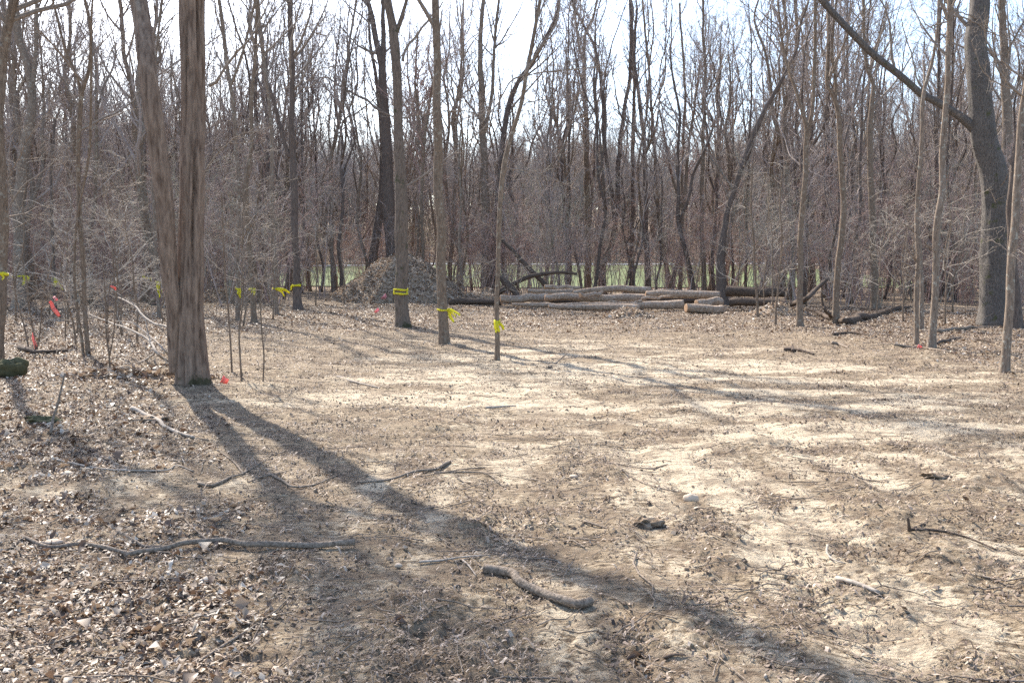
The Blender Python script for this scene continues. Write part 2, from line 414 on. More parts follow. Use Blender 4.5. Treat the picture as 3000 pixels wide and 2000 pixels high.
def twiggery(mb, rng, pp, pr, n1, len1, t0=0.35, ang=42, levels=3, up=0.12, m2=6, m3=6, m4=0, rmin=0.004, fine_len=0.45, wig=0.16, low=0):
    """branches, side branches and twigs on the given stems"""
    p1, r1, L1 = spawn(rng, pp, pr, n1, 8, t0, 0.97, ang, 12, len1, up, wig * .8, 0.016, rmin * 1.6)
    tubes(mb, p1, r1, 5)
    allp = [(p1, r1, L1)]
    if low:
        pl, rl, Ll = spawn(rng, pp, pr, low, 7, t0 * 0.25, t0, 72, 12, np.asarray(len1) * 0.45, 0.03, wig, 0.010, rmin * 1.2)
        tubes(mb, pl, rl, 3)
        p2, r2, L2 = spawn(rng, pl, rl, m2, 4, 0.2, 0.98, 45, 12, Ll * 0.45, 0.02, wig, 0.012, rmin)
        tubes(mb, p2, r2, 3)
        p3, r3, L3 = spawn(rng, p2, r2, 3, 3, 0.2, 0.98, 42, 12, L2 * 0.5, 0.02, wig, 0.012, rmin * .8)
        tubes(mb, p3, r3, 3)
    p2, r2, L2 = spawn(rng, p1, r1, m2, 6, 0.18, 0.98, 42, 12, L1 * 0.5, up * 0.8, wig, 0.013, rmin * 1.2)
    tubes(mb, p2, r2, 3)
    if levels >= 3:
        p3, r3, L3 = spawn(rng, p2, r2, m3, 4, 0.15, 1.0, 40, 12, L2 * fine_len, up * 0.6, wig, 0.012, rmin)
        tubes(mb, p3, r3, 3)
        if m4:
            p4, r4, L4 = spawn(rng, p3, r3, m4, 3, 0.2, 1.0, 38, 12, L3 * 0.5, up * 0.4, wig, 0.01, rmin * 0.8)
            tubes(mb, p4, r4, 3)

# ------------------------------------------------------------------ ground
def litter_f(x, y):
    left = (-0.9 - 0.43 * (y - 4.5)) - x
    v = 0.62 * sstep(-1.0, 1.6, left) + 0.45 * sstep(7.0, 11.5, x - 0.08 * (y - 15)) + 0.45 * sstep(24, 31, y)
    v = v + 0.06 + 0.32 * fbm(x / 1.1, y / 0.8, 41, 3)
    tan = np.exp(-(((x + 3.9) / 1.5) ** 2 + ((y - 8.3) / 0.8) ** 2))
    return np.clip(v - 0.9 * sand_f(x, y) - 0.35 * tan, 0, 1)
def sand_f(x, y):
    g = lambda cx, cy, rx, ry: np.exp(-(((x - cx) / rx) ** 2 + ((y - cy) / ry) ** 2))
    s = 0.95 * g(4.0, 16.5, 5.5, 4.6) + 0.55 * g(-2.6, 14.6, 2.8, 2.0) + 0.4 * g(-3.9, 8.3, 1.6, 0.8) + 0.35 * g(0.5, 24, 6, 5)
    # wheel track running out of the clearing past the camera's right
    for off, sl in ((0.23, -0.157), (-0.6, -0.12), (1.35, -0.10), (2.7, -0.03)):
        cx = 2.75 + off + sl * (y - 4.6)
        s = s + 0.75 * np.exp(-((x - cx) / 0.24) ** 2) * sstep(17, 12, y) * sstep(-0.35, 0.4, fbm(x / 0.5 + 3, y / 0.8, 33, 2))
    s = s + 0.14 + 0.30 * sstep(-2.5, 0.5, x + 0.1 * y) * sstep(16, 9, y)
    st = np.where(y < 10, fbm(x / 0.35, y / 1.3, 23, 3), fbm(x / 1.7, y / 0.6, 24, 3))
    return np.clip(s * (0.9 + 1.3 * st), 0, 1)
def micro(x, y, d):
    near = 1 / (1 + (d / 9.0) ** 2)
    c = 0.80 * x - 0.60 * y; l = 0.60 * x + 0.80 * y
    rough = 0.55 + 0.75 * sstep(-0.2, 0.5, fbm(x / 0.8, y / 0.6, 77, 2)) - 0.45 * sand_f(x, y)
    a = fbm(x * 5.5, y * 7.5, 51, 3)
    h = 0.026 * rough * (1 - np.abs(a) * 2.2) + 0.042 * fbm(x * 2.1, y * 2.6, 61, 2) * rough
    h = h + 0.03 * fbm(x * 3.4 - y * 0.3, y * 0.6, 71, 2) * sstep(-2, 1, x) * sstep(13, 8, y) + 0.03 * fbm(x * 0.7, y * 2.6, 73, 2) * sstep(9, 13, y) * sstep(40, 24, y)
    h = h + 0.024 * near * rough * (fbm(x * 17, y * 22, 81, 2))
    # ruts of the wheel tracks with tread lugs
    for off, sl in ((0.23, -0.157), (-0.6, -0.12), (1.35, -0.10), (2.7, -0.03)):
        cx = 2.75 + off + sl * (y - 4.6)
        w = np.exp(-((x - cx) / 0.20) ** 2) * sstep(17, 12, y)
        h = h - 0.035 * w + 0.012 * w * np.sin(y * 38 + x * 9)
    return h
def build_ground():
    th = np.radians(np.concatenate([np.arange(-180, -48, 6.0), np.arange(-46, 46.001, 0.13), np.arange(48, 180, 6.0)]))
    r = np.concatenate([np.array([0.4, 1.0, 1.7, 2.3]), 2.6 * np.exp(np.arange(0, math.log(62 / 2.6), 0.0055)), 63 * np.exp(np.arange(0, math.log(1500 / 63), 0.03))])
    R, T = np.meshgrid(r, th, indexing='ij')
    X = R * np.sin(T); Y = R * np.cos(T)
    Z = ground_h(X, Y) + micro(X, Y, R) * sstep(75, 50, R) * sstep(0.6, 2.4, R)
    n, m = X.shape
    V = np.stack([X, Y, Z], -1).reshape(-1, 3)
    i = np.arange(m); j = (i + 1) % m; b = (np.arange(n - 1) * m)[:, None]
    q = np.stack([b + i, b + m + i, b + m + j, b + j], -1).reshape(-1, 4)[:, ::-1]
    mb = MB(); V = np.vstack([V, [[0, 0, gz(0, 0)]]])
    tri = np.stack([i, j, np.full(m, n * m)], -1)
    mb.add(V, q, tri)
    x, y = V[:, 0], V[:, 1]
    o = mb.build('ground', 'ground', attrs={'sand': sand_f(x, y), 'litter': litter_f(x, y)})
    tag(o, kind='structure')
build_ground()
def sheet(name, m, x0, x1, y0, y1, dz, nx=60, ny=40, edge=2.0):
    X, Y = np.meshgrid(np.linspace(x0, x1, nx), np.linspace(y0, y1, ny), indexing='ij')
    Y = Y + edge * fbm(X / 9, X * 0 + y0, 3, 2)
    Z = ground_h(X, Y) + dz
    i = np.arange(nx - 1)[:, None] * ny + np.arange(ny - 1)[None]
    q = np.stack([i, i + ny, i + ny + 1, i + 1], -1).reshape(-1, 4)
    mb = MB(); mb.add(np.stack([X, Y, Z], -1), q); return tag(mb.build(name, m), kind='structure')
sheet('lawn', 'lawn', -34, 48, 87, 163, 0.12, 70, 60)
sheet('road', 'road', -60, 120, 147, 153, 0.20, 60, 8, 0.6)

# ------------------------------------------------------------------ trees traced from the photograph
ST = {}
TREE_BASES = []
rng0 = np.random.default_rng(11)
def traced(key, label, base, stems, height, m='bark_brown', crown='twig', seed=1, n1=18, len1=3.6, t0=0.45, low=0,
           flare=0.35, furrow=0.05, ns=16, limbs=(), levels=3, m2=6, m3=5, m4=0, group=None, cat='tree', name='bare_tree', D=None, ang=38, up=0.12, extend=True, lean_y=0.0, ext_w=0.25, back=None, cleft=None, wk=0.88, tex=1.3, h2=0.92):
    rng = np.random.default_rng(seed * 101 + 7)
    g = G(*base) if D is None else None
    if g is None: g = P(base[0], base[1], D); g[2] = gz(g[0], g[1])
    D = g[1]
    root = empty(name, tuple(g), label, cat, group)
    TREE_BASES.append((g[0], g[1]))
    mb = MB(); tp = []; trd = []
    for si, s in enumerate(stems):
        p = np.array([P(a, b, D) for a, b, w in s]); r = np.array([w / 2 * D / F * wk for a, b, w in s])
        if si == 0:
            p[0] = g + np.array([0, 0, -0.12])
        zr = np.clip((p[:, 2] - g[2]) / 8.0, 0, None)
        if si: p[:, 1] += 0.25 * rng.normal() * np.linspace(0, 1, len(p)) * (p[-1, 2] - p[0, 2]) / 5
        p[:, 1] += lean_y * zr
        if si and back:
            cc = np.array([0, 0, HC]); dd = np.interp(p[:, 2] - g[2], [0, 4, 5.5, 7.2, 10], back); p = cc + (p - cc) * ((D + dd) / D)[:, None]
        if extend:
            d = norm((p[-1] - p[-2])[None])[0]; last = p[-1]; rl = r[-1]; z0 = last[2]; H = g[2] + height * (1 if si == 0 else h2)
            k = max(3, int((H - z0) / 1.4)); ex = []; er = []
            q = last.copy(); side = rng.normal(0, 0.04, 2)
            for j in range(k):
                d = norm((d + np.array([0, 0, ext_w]) + np.array([*(rng.normal(0, 0.10, 2) + side), 0]))[None])[0]
                q = q + d * (H - z0) / k; ex.append(q.copy()); er.append(rl * (1 - (j + 1) / k) ** tex * 0.95 + 0.012)
            p = np.vstack([p, ex]); r = np.concatenate([r, er])
        n = max(10, int(np.linalg.norm(np.diff(p, axis=0), axis=1).sum() / max(0.06, r[0] * 0.55)))
        n = min(n, 260)
        pp, rr = smooth_path(p, r, n)
        amp = min(0.05, r[0] * 0.35)
        zz = pp[:, 2]
        w0 = sstep(g[2] + 0.3, g[2] + 2.0, zz)
        pp[:, 0] += amp * vn(zz * 0.9 + seed, zz * 0 + si, seed) * w0; pp[:, 1] += amp * vn(zz * 0.8 + 5, zz * 0 + si, seed + 3) * w0
        stem(mb, pp - g, rr, ns, seed + si, furrow, flare if si == 0 else 0, cleft if si == 0 else None)
        a, b = resample(pp - g, rr, 14); tp.append(a); trd.append(b)
        if si == 0: ST[key] = (pp, rr, D, g)
    mb.build('trunk', m, root)
    cb = MB()
    tp = np.array(tp); trd = np.array(trd)
    if n1: twiggery(cb, rng, tp, trd, max(4, n1 // len(stems) + 2), np.full(len(tp), len1), t0, ang, levels, up, m2, m3, m4, rmin=0.0042 * max(1.0, min(2.0, D / 20)), low=low)
    for lb in limbs:
        w = lb[0]; q = np.array([P(a, b, D) for a, b in lb[1:]])
        q[:, 1] += rng.normal(0, 0.25) * np.linspace(0, 1, len(q)) * 2
        pp, rr = smooth_path(q, np.linspace(w / 2, w / 2 * 0.35, len(q)) * D / F, 12)
        pp += rng.normal(0, 0.012, pp.shape) * (D / 20)
        tubes(cb, (pp - g)[None], rr[None], 6)
        Ll = np.linalg.norm(q[-1] - q[0])
        p2, r2, L2 = spawn(rng, (pp - g)[None], rr[None], 12, 5, 0.15, 1.0, 45, 14, Ll * 0.35, 0.03, 0.16, 0.010, 0.005); tubes(cb, p2, r2, 3)
        p3, r3, L3 = spawn(rng, p2, r2, 5, 4, 0.15, 1.0, 42, 12, L2 * 0.5, 0.03, 0.16, 0.01, 0.004); tubes(cb, p3, r3, 3)
    if cb.n: cb.build('crown', crown, root)
    return root

CL = math.radians(198)
traced('T1', 'thickest twin stemmed tree with deeply furrowed bark in the left foreground', (570, 1126),
       [[(570, 1126, 104), (566, 1090, 98), (562, 1000, 90), (556, 800, 86), (556, 600, 82), (563, 450, 82), (566, 300, 82), (569, 150, 81), (571, 0, 80)],
        [(518, 1092, 52), (512, 1000, 50), (508, 850, 52), (502, 720, 54), (496, 620, 56), (482, 480, 58), (463, 300, 58), (444, 160, 56), (421, 0, 54)]],
       19, 'bark_big', seed=3, n1=42, len1=4.8, t0=0.50, tex=1.15, h2=0.58, wk=0.84, back=(0.0, -0.45, -0.45, 0.1, 1.2), flare=0.26, furrow=0.10, ns=110, cleft=[(CL + 0.25, 0.13, 0.42, 0.25), (CL - 0.55, 0.10, 0.25, 0.2), (CL + 0.85, 0.09, 0.2, 0.15), (CL - 0.1, 0.07, 0.16, 0.3)], limbs=[(10, (612, 253), (643, 237), (689, 172), (746, 115), (800, 20)), (5, (530, 300), (490, 200), (470, 205), (430, 180)), (4, (600, 500), (660, 440), (720, 400), (800, 395))])
traced('T2a', 'mossy grey brown tree with two wraps of yellow tape in front of the leaf mound', (1181, 958),
       [[(1181, 958, 50), (1178, 930, 44), (1175, 850, 42), (1175, 760, 42), (1177, 600, 41), (1172, 500, 36), (1165, 400, 31), (1164, 300, 30), (1160, 230, 30), (1151, 110, 31), (1146, 60, 27), (1137, 0, 25)],
        [(1158, 105, 18), (1168, 80, 14), (1180, 35, 12), (1190, 0, 11), (1200, -60, 10)]],
       20, 'bark_mossy', seed=5, n1=22, len1=4.5, t0=0.5, ns=26, flare=0.3, furrow=0.08,
       limbs=[(10, (1178, 180), (1194, 134), (1262, 46), (1297, 0)), (7, (1180, 548), (1197, 540), (1266, 490), (1301, 463), (1389, 390), (1450, 333)), (5, (1180, 455), (1186, 440), (1215, 380), (1224, 335), (1270, 285), (1310, 270)),
              (3.5, (1175, 355), (1120, 330), (1080, 325), (1010, 310)), (3.5, (1178, 345), (1240, 335), (1300, 325), (1390, 330))])
traced('T2b', 'dark forked tree rising behind the leaf mound just left of the mossy taped tree', (1150, 868),
       [[(1150, 868, 44), (1148, 760, 40), (1142, 650, 40), (1136, 560, 40), (1132, 400, 33), (1126, 290, 28), (1120, 200, 25), (1124, 115, 15), (1122, 50, 13), (1120, 0, 12)],
        [(1121, 215, 22), (1111, 160, 20), (1098, 90, 18), (1088, 38, 16), (1077, 0, 14)]],
       24, 'bark_dark', seed=6, n1=20, len1=6, ns=18, t0=0.45, limbs=[(9, (1117, 330), (1071, 291), (1006, 260), (945, 226), (868, 283)), (8, (1112, 160), (1080, 150), (1060, 140), (1020, 105), (985, 50)), (5, (1105, 190), (1075, 145), (1040, 145), (1020, 200))])
traced('T2c', 'dark leaning trunk standing on the left shoulder of the leaf mound', (1086, 862),
       [[(1086, 862, 32), (1092, 765, 30), (1104, 680, 29), (1116, 600, 26), (1122, 500, 22), (1118, 380, 16), (1105, 260, 12), (1085, 120, 9), (1080, 0, 8)]], 20, 'bark_dark', seed=7, n1=12, len1=4, t0=0.4)
traced('T3', 'straight brown column of a tree with one yellow tape and a loose tail', (1302, 1008),
       [[(1302, 1008, 38), (1300, 970, 34), (1296, 860, 32), (1293, 760, 31), (1286, 600, 31), (1283, 460, 31), (1280, 300, 27), (1277, 150, 25), (1273, 0, 24)]],
       16, 'bark_brown', seed=8, n1=20, len1=3.6, t0=0.52, ns=22, limbs=[(4, (1300, 325), (1360, 328), (1410, 340), (1460, 330)), (3, (1290, 190), (1330, 160), (1390, 150))])
traced('T4', 'thin tan leaning tree with yellow tape, nearest the middle of the clearing', (1457, 1054),
       [[(1457, 1054, 21), (1457, 1000, 17), (1457, 900, 15), (1460, 800, 14), (1462, 720, 14), (1467, 600, 15), (1480, 480, 16), (1497, 400, 13), (1526, 300, 13), (1543, 200, 13), (1565, 100, 12), (1584, 0, 11)]],
       15, 'bark_brown', seed=9, n1=16, len1=2.6, t0=0.5, ns=14, low=3, flare=0.3,
       limbs=[(9, (1540, 215), (1560, 175), (1592, 126), (1630, 65), (1641, 0), (1650, -60)), (4, (1532, 306), (1561, 295), (1630, 291), (1729, 287)), (4, (1545, 222), (1630, 207), (1706, 199), (1767, 184), (1848, 174)),
              (4, (1484, 492), (1553, 497), (1645, 524), (1675, 536)), (6, (1534, 222), (1496, 245), (1450, 325), (1400, 383)), (3, (1455, 760), (1420, 770), (1380, 750), (1350, 745)), (3, (1456, 700), (1430, 660), (1390, 640), (1340, 630))])
traced('T5', 'dark leaning trunk close behind the thin tan taped tree', (1440, 868),
       [[(1440, 868, 36), (1446, 760, 24), (1450, 650, 17), (1457, 575, 15), (1475, 400, 18), (1492, 306, 17), (1520, 240, 15), (1560, 180, 13), (1591, 126, 12), (1625, 60, 11), (1641, 0, 10)]], 24, 'bark_dark', seed=10, n1=16, len1=5, t0=0.5)
traced('M1', 'upright grey trunk left of the thin tan tree at the edge of the wood', (1425, 866),
       [[(1425, 866, 38), (1424, 760, 33), (1423, 600, 28), (1416, 400, 22), (1408, 200, 17), (1411, 50, 13), (1415, 0, 12)], [(1416, 400, 14), (1440, 280, 11), (1452, 90, 9), (1460, 0, 8)]], 25, 'bark_grey', seed=12, n1=20, len1=5.5)
traced('T6', 'tall straight dark tree with yellow tape, alone left of the leaf mound', (874, 908),
       [[(874, 908, 34), (871, 880, 27), (867, 760, 21), (862, 600, 22), (858, 460, 22), (858, 400, 20), (857, 300, 17), (858, 200, 16), (853, 100, 16), (850, 0, 17)],
        [(850, 462, 14), (838, 430, 12), (825, 380, 12), (811, 325, 12), (795, 270, 12), (780, 230, 12), (768, 140, 10), (757, 38, 9), (750, 0, 8)]],
       23, 'bark_dark', seed=13, n1=22, len1=4.6, t0=0.45, ns=18, low=3, limbs=[(5, (868, 283), (905, 230), (950, 195), (1010, 190)), (5, (848, 380), (820, 300), (815, 180), (800, 60))])
traced('T7', 'slim crooked tree forking halfway up beside the left foot of the mound', (977, 862),
       [[(977, 862, 15), (973, 757, 12), (970, 600, 12), (972, 459, 12), (983, 402, 11), (997, 325, 10), (1010, 230, 9), (1025, 115, 8), (1037, 50, 7), (1045, 0, 7)], [(985, 480, 7), (995, 400, 6), (1006, 350, 6), (1040, 330, 4)]], 22, 'bark_grey', seed=14, n1=18, len1=4.4)
traced('T8a', 'slender grey trunk with yellow tape, left one of the close taped pair', (697, 940),
       [[(697, 940, 17), (696, 880, 14), (697, 760, 13), (699, 600, 13), (692, 400, 13), (680, 290, 12), (670, 230, 12), (658, 115, 12), (643, 0, 11)], [(676, 250, 9), (700, 190, 9), (716, 140, 8), (745, 20, 7), (750, -30, 7)]], 19, 'bark_grey', seed=15, n1=16, len1=3.4, low=4)
traced('T8b', 'brown taped trunk, right one of the close taped pair left of centre', (745, 944),
       [[(745, 944, 22), (742, 900, 18), (734, 799, 17), (726, 680, 16), (722, 560, 15), (734, 420, 13), (735, 300, 12), (745, 180, 10), (752, 80, 9), (757, 0, 8)]], 19, 'bark_brown', seed=16, n1=16, len1=3.4, low=5)
traced('T9', 'pale grey slim trunk with a long yellow tape end pulled to its right', (812, 923),
       [[(812, 923, 18), (808, 880, 14), (804, 760, 14), (798, 560, 14), (794, 400, 12), (788, 300, 11), (778, 200, 11), (765, 100, 10), (758, 0, 9)]], 20, 'bark_grey', seed=17, n1=16, len1=3.8, low=3)
traced('T10', 'thick brown taped trunk standing just left of the big furrowed tree', (430, 884),
       [[(430, 884, 38), (430, 840, 28), (428, 760, 24), (424, 650, 26), (416, 550, 26), (402, 440, 24), (396, 370, 20), (388, 270, 16), (363, 153, 13), (352, 0, 12)], [(405, 440, 16), (425, 330, 12), (440, 200, 10), (455, 0, 9)]], 24, 'bark_brown', seed=18, n1=22, len1=5)
traced('T11', 'thin trunk with long hanging yellow tape beside a dark little stump foot', (468, 931),
       [[(468, 931, 17), (464, 880, 12), (459, 780, 11), (452, 640, 11), (448, 500, 10), (444, 350, 9), (452, 200, 8), (470, 60, 7), (478, 0, 6)]], 16, 'bark_grey', seed=19, n1=14, len1=3.2, low=4)
traced('T12', 'narrow forking tree in the left thicket with a small second stem at its foot', (259, 1039),
       [[(259, 1039, 18), (254, 980, 14), (247, 860, 14), (243, 740, 16), (238, 640, 15), (233, 536, 14), (230, 421, 14), (233, 330, 16), (241, 270, 14), (262, 200, 11), (264, 96, 9), (249, 0, 8)],
        [(237, 300, 10), (230, 240, 9), (195, 153, 8), (165, 38, 7), (155, 0, 7)], [(248, 1089, 10), (242, 1000, 9), (228, 900, 9), (222, 800, 8), (232, 640, 7)]],
       14, 'bark_brown', seed=20, n1=18, len1=2.6, t0=0.35, low=6, limbs=[(4, (240, 840), (216, 853), (150, 855), (90, 858), (33, 857)), (4, (240, 520), (190, 455), (120, 410), (20, 370)), (4, (240, 600), (300, 560), (360, 500), (420, 440)), (3.5, (238, 690), (290, 650), (340, 640), (400, 600)), (3.5, (240, 560), (215, 480), (160, 440))])
traced('T13', 'broad grey trunk with yellow tape and knot, second from the left edge', (62, 902),
       [[(62, 902, 48), (60, 860, 40), (59, 760, 38), (60, 600, 38), (66, 480, 36), (80, 400, 34), (93, 325, 28), (90, 240, 26), (75, 172, 24), (52, 96, 24), (40, 0, 24)], [(84, 350, 16), (105, 200, 13), (110, 100, 11), (112, 0, 10)]], 21, 'bark_grey', seed=21, n1=18, len1=4.4, ns=18, low=2)
traced('T14', 'dark reddish trunk cut off by the left edge of the view', (-12, 1075),
       [[(-12, 1075, 50), (-6, 980, 36), (0, 860, 34), (3, 700, 32), (2, 550, 30), (-4, 380, 28), (-2, 250, 30), (10, 160, 30), (28, 60, 28), (40, 0, 26)]], 18, 'bark_brown', seed=22, n1=40, len1=4.6, t0=0.36, ns=20, low=5, limbs=[(5, (5, 640), (60, 560), (140, 500), (220, 430)), (4, (5, 560), (80, 470), (150, 400), (260, 300)), (4, (0, 420), (60, 370), (110, 390), (180, 430))])
# right-hand side
traced('R1', 'slim brown tree with a V fork high up, right of the log pile', (2343, 956),
       [[(2343, 956, 30), (2343, 930, 21), (2343, 860, 19), (2346, 757, 18), (2352, 640, 17), (2357, 540, 17), (2362, 430, 17), (2363, 375, 15), (2352, 330, 12), (2340, 290, 11), (2325, 250, 10), (2311, 214, 9), (2290, 100, 7), (2280, 0, 6)],
        [(2365, 380, 14), (2375, 350, 12), (2383, 290, 11), (2386, 200, 11), (2388, 115, 10), (2389, 0, 10)]], 18, 'bark_brown', seed=31, n1=18, len1=3.2, ns=16, low=2, limbs=[(4, (2386, 180), (2340, 130), (2270, 110), (2200, 80)), (4, (2385, 150), (2330, 60), (2290, 0)), (4, (2388, 190), (2410, 150), (2425, 80))])
traced('R2', 'slim grey brown tree forking high, standing behind a crooked dead branch', (2449, 948),
       [[(2449, 948, 28), (2449, 900, 21), (2453, 820, 20), (2457, 757, 19), (2466, 640, 19), (2469, 560, 18), (2465, 459, 17), (2458, 350, 16), (2450, 300, 15), (2436, 268, 12), (2424, 240, 11), (2425, 115, 11), (2426, 0, 10)],
        [(2448, 300, 12), (2445, 250, 10), (2440, 200, 9), (2433, 160, 8), (2440, 60, 7), (2445, 0, 6)]], 19, 'bark_brown', seed=32, n1=18, len1=3.4, ns=16, low=2, limbs=[(4, (2470, 560), (2520, 530), (2560, 520)), (4, (2460, 330), (2500, 350), (2550, 380)), (4, (2480, 700), (2520, 720), (2560, 740))])
traced('R3', 'dark straight trunk in the wood between the two slim forked trees', (2420, 862),
       [[(2420, 862, 28), (2420, 750, 25), (2418, 600, 24), (2420, 440, 20), (2424, 300, 16), (2430, 150, 12), (2440, 0, 10)]], 24, 'bark_dark', seed=33, n1=18, len1=4.5)
traced('R4', 'grey brown trunk with broken side stubs, midway between the forked trees and taped sapling', (2566, 906),
       [[(2566, 906, 34), (2564, 880, 27), (2560, 800, 24), (2557, 716, 22), (2552, 560, 20), (2551, 383, 18), (2556, 300, 15), (2560, 249, 12), (2540, 191, 11), (2530, 77, 10), (2526, 0, 9)]], 21, 'bark_brown', seed=34, n1=18, len1=4, low=5, limbs=[(4, (2560, 240), (2590, 290), (2620, 300)), (4, (2553, 480), (2500, 470), (2470, 490))])
traced('R5', 'thin tree with a sunlit pale left edge, orange flag at its foot', (2684, 1012),
       [[(2684, 1012, 20), (2685, 980, 16), (2685, 840, 15), (2689, 674, 14), (2691, 560, 13), (2698, 421, 13), (2705, 306, 13), (2713, 249, 11), (2732, 172, 9), (2747, 77, 9), (2751, 0, 8)]], 15, 'bark_grey', seed=35, n1=16, len1=2.6, low=7, t0=0.4, limbs=[(4, (2681, 678), (2639, 662), (2598, 641)), (4.5, (2684, 790), (2640, 770), (2580, 750), (2510, 735)), (4, (2684, 770), (2650, 730), (2610, 690), (2590, 660)), (4, (2685, 812), (2660, 810), (2640, 780)), (4, (2692, 500), (2650, 450), (2600, 400), (2560, 370)), (4, (2684, 770), (2655, 720), (2640, 690))])
traced('R5b', 'broken grey snag standing right behind the thin pale edged tree', (2701, 969),
       [[(2701, 969, 18), (2699, 900, 13), (2698, 800, 12), (2697, 730, 10), (2697, 666, 5)]], 4, 'bark_grey', seed=36, n1=0, extend=False, name='dead_snag', cat='snag')
traced('R6', 'gently bowed grey brown tree just right of the orange flag', (2728, 1022),
       [[(2728, 1022, 32), (2732, 970, 24), (2736, 900, 23), (2739, 840, 23), (2747, 674, 22), (2757, 560, 20), (2765, 400, 17), (2774, 268, 17), (2781, 150, 17), (2786, 0, 18)]], 17, 'bark_grey', seed=37, n1=18, len1=3, ns=18, low=4, limbs=[(5, (2783, 60), (2740, 70), (2735, 73)), (5, (2784, 40), (2842, 61), (2896, 92), (2960, 120)), (5, (2745, 740), (2710, 720), (2690, 700)), (4, (2765, 420), (2730, 440), (2715, 430))])
traced('R7', 'largest dark rough barked tree at the right with a huge limb reaching left', (2922, 955),
       [[(2922, 955, 96), (2920, 920, 84), (2917, 850, 78), (2916, 760, 76), (2916, 640, 74), (2908, 520, 72), (2892, 440, 68), (2880, 380, 66), (2872, 300, 62), (2864, 200, 60), (2862, 100, 56), (2870, 0, 48)],
        [(2886, 410, 36), (2850, 372, 28), (2800, 335, 22), (2740, 298, 20), (2700, 278, 20), (2660, 243, 19), (2620, 210, 20), (2560, 160, 19), (2500, 100, 18), (2440, 35, 17), (2410, 0, 20), (2380, -45, 17)]], 22, 'bark_oak', seed=38, n1=26, len1=5, ns=36, flare=0.4, furrow=0.09, wk=1.0, low=4, ext_w=0.18,
       limbs=[(9, (2620, 210), (2610, 140), (2600, 60), (2570, 0)), (8, (2880, 430), (2930, 400), (2965, 370)), (7, (2868, 140), (2830, 120), (2790, 60), (2760, 0)), (7, (2890, 400), (2850, 430), (2825, 470)), (5, (2865, 60), (2842, 61), (2790, 50), (2740, 75)), (6, (2740, 298), (2690, 240), (2670, 160), (2640, 60))])
traced('R7b', 'dark stem leaning outward behind the largest right hand tree', (2978, 965),
       [[(2978, 965, 44), (2972, 880, 36), (2966, 760, 30), (2963, 640, 26), (2968, 540, 22), (2978, 440, 20), (2990, 360, 18), (3004, 250, 16), (3020, 100, 14)]], 17, 'bark_dark', seed=39, n1=12, len1=3.4)
traced('R8', 'slim tree with bright sunlit left edge, nearest at the right side', (2943, 1092),
       [[(2943, 1092, 34), (2947, 1030, 28), (2953, 940, 27), (2960, 840, 26), (2971, 674, 25), (2977, 574, 23), (2988, 383, 20), (3000, 268, 18), (3014, 100, 16)]], 13, 'bark_grey', seed=40, n1=16, len1=2.6, ns=20, low=4, limbs=[(5, (3000, 285), (2965, 275), (2889, 249), (2831, 218), (2793, 145)), (5, (2998, 230), (2930, 180), (2900, 110), (2842, 75)), (3, (2965, 740), (2940, 700), (2900, 690))])
traced('R9', 'upright grey trunk filling the gap right of the great dark tree', (2962, 892),
       [[(2962, 892, 44), (2958, 760, 38), (2950, 560, 34), (2950, 383, 30), (2946, 230, 26), (2940, 100, 22), (2935, 0, 20)]], 24, 'bark_grey', seed=41, n1=20, len1=4.6)
traced('R10', 'thin dark crooked trunk standing left of the great dark tree', (2803, 886),
       [[(2803, 886, 14), (2800, 820, 11), (2797, 757, 10), (2788, 690, 10), (2780, 633, 9), (2775, 500, 8), (2782, 350, 8), (2790, 200, 7), (2795, 0, 6)]], 19, 'bark_dark', seed=42, n1=14, len1=3.6, low=3)
# wood edge behind the logs
traced('M2', 'straight brown trunk directly behind the middle of the log pile', (1722, 858),
       [[(1722, 858, 26), (1722, 760, 22), (1720, 600, 20), (1718, 450, 17), (1717, 344, 15), (1711, 230, 12), (1713, 115, 10), (1737, 50, 8), (1750, 0, 7)], [(1713, 200, 9), (1690, 100, 8), (1683, 0, 7)]], 25, 'bark_brown', seed=50, n1=22, len1=5, low=4)
traced('M3', 'black forked trunk bending right above the log pile', (1764, 862),
       [[(1764, 862, 30), (1764, 800, 24), (1774, 750, 22), (1790, 720, 20), (1800, 670, 18), (1806, 600, 17), (1811, 500, 16), (1817, 421, 15), (1832, 298, 12), (1844, 230, 11), (1846, 120, 9), (1845, 0, 8)],
        [(1802, 660, 14), (1792, 574, 13), (1777, 478, 12), (1767, 383, 11), (1757, 230, 10), (1733, 134, 9), (1683, 38, 8), (1670, 0, 7)]], 24, 'bark_dark', seed=51, n1=22, len1=5)
traced('M4', 'dark reddish straight trunk behind the centre right of the log pile', (1851, 860),
       [[(1851, 860, 18), (1851, 760, 16), (1853, 574, 14), (1855, 383, 12), (1859, 268, 11), (1853, 153, 11), (1852, 38, 10), (1849, 0, 9)]], 24, 'bark_dark', seed=52, n1=18, len1=4.5)
traced('M4b', 'curving dark trunk right beside the reddish straight one', (1900, 862),
       [[(1900, 862, 24), (1895, 760, 20), (1892, 640, 18), (1890, 540, 16), (1888, 440, 14), (1878, 325, 12), (1868, 250, 11), (1859, 153, 9), (1865, 40, 8)]], 23, 'bark_dark', seed=53, n1=18, len1=4.5)
traced('M6', 'low V shaped double trunk behind the right part of the log pile', (1967, 862),
       [[(1963, 862, 28), (1955, 800, 17), (1944, 740, 15), (1935, 680, 13), (1925, 560, 11), (1915, 400, 9), (1905, 250, 8), (1890, 100, 7), (1880, 0, 6)], [(1967, 850, 18), (1980, 790, 15), (1995, 736, 13), (2003, 640, 11), (2005, 480, 9), (2015, 300, 8), (2010, 150, 7), (2000, 0, 6)]], 22, 'bark_brown', seed=54, n1=22, len1=4.5, low=3)
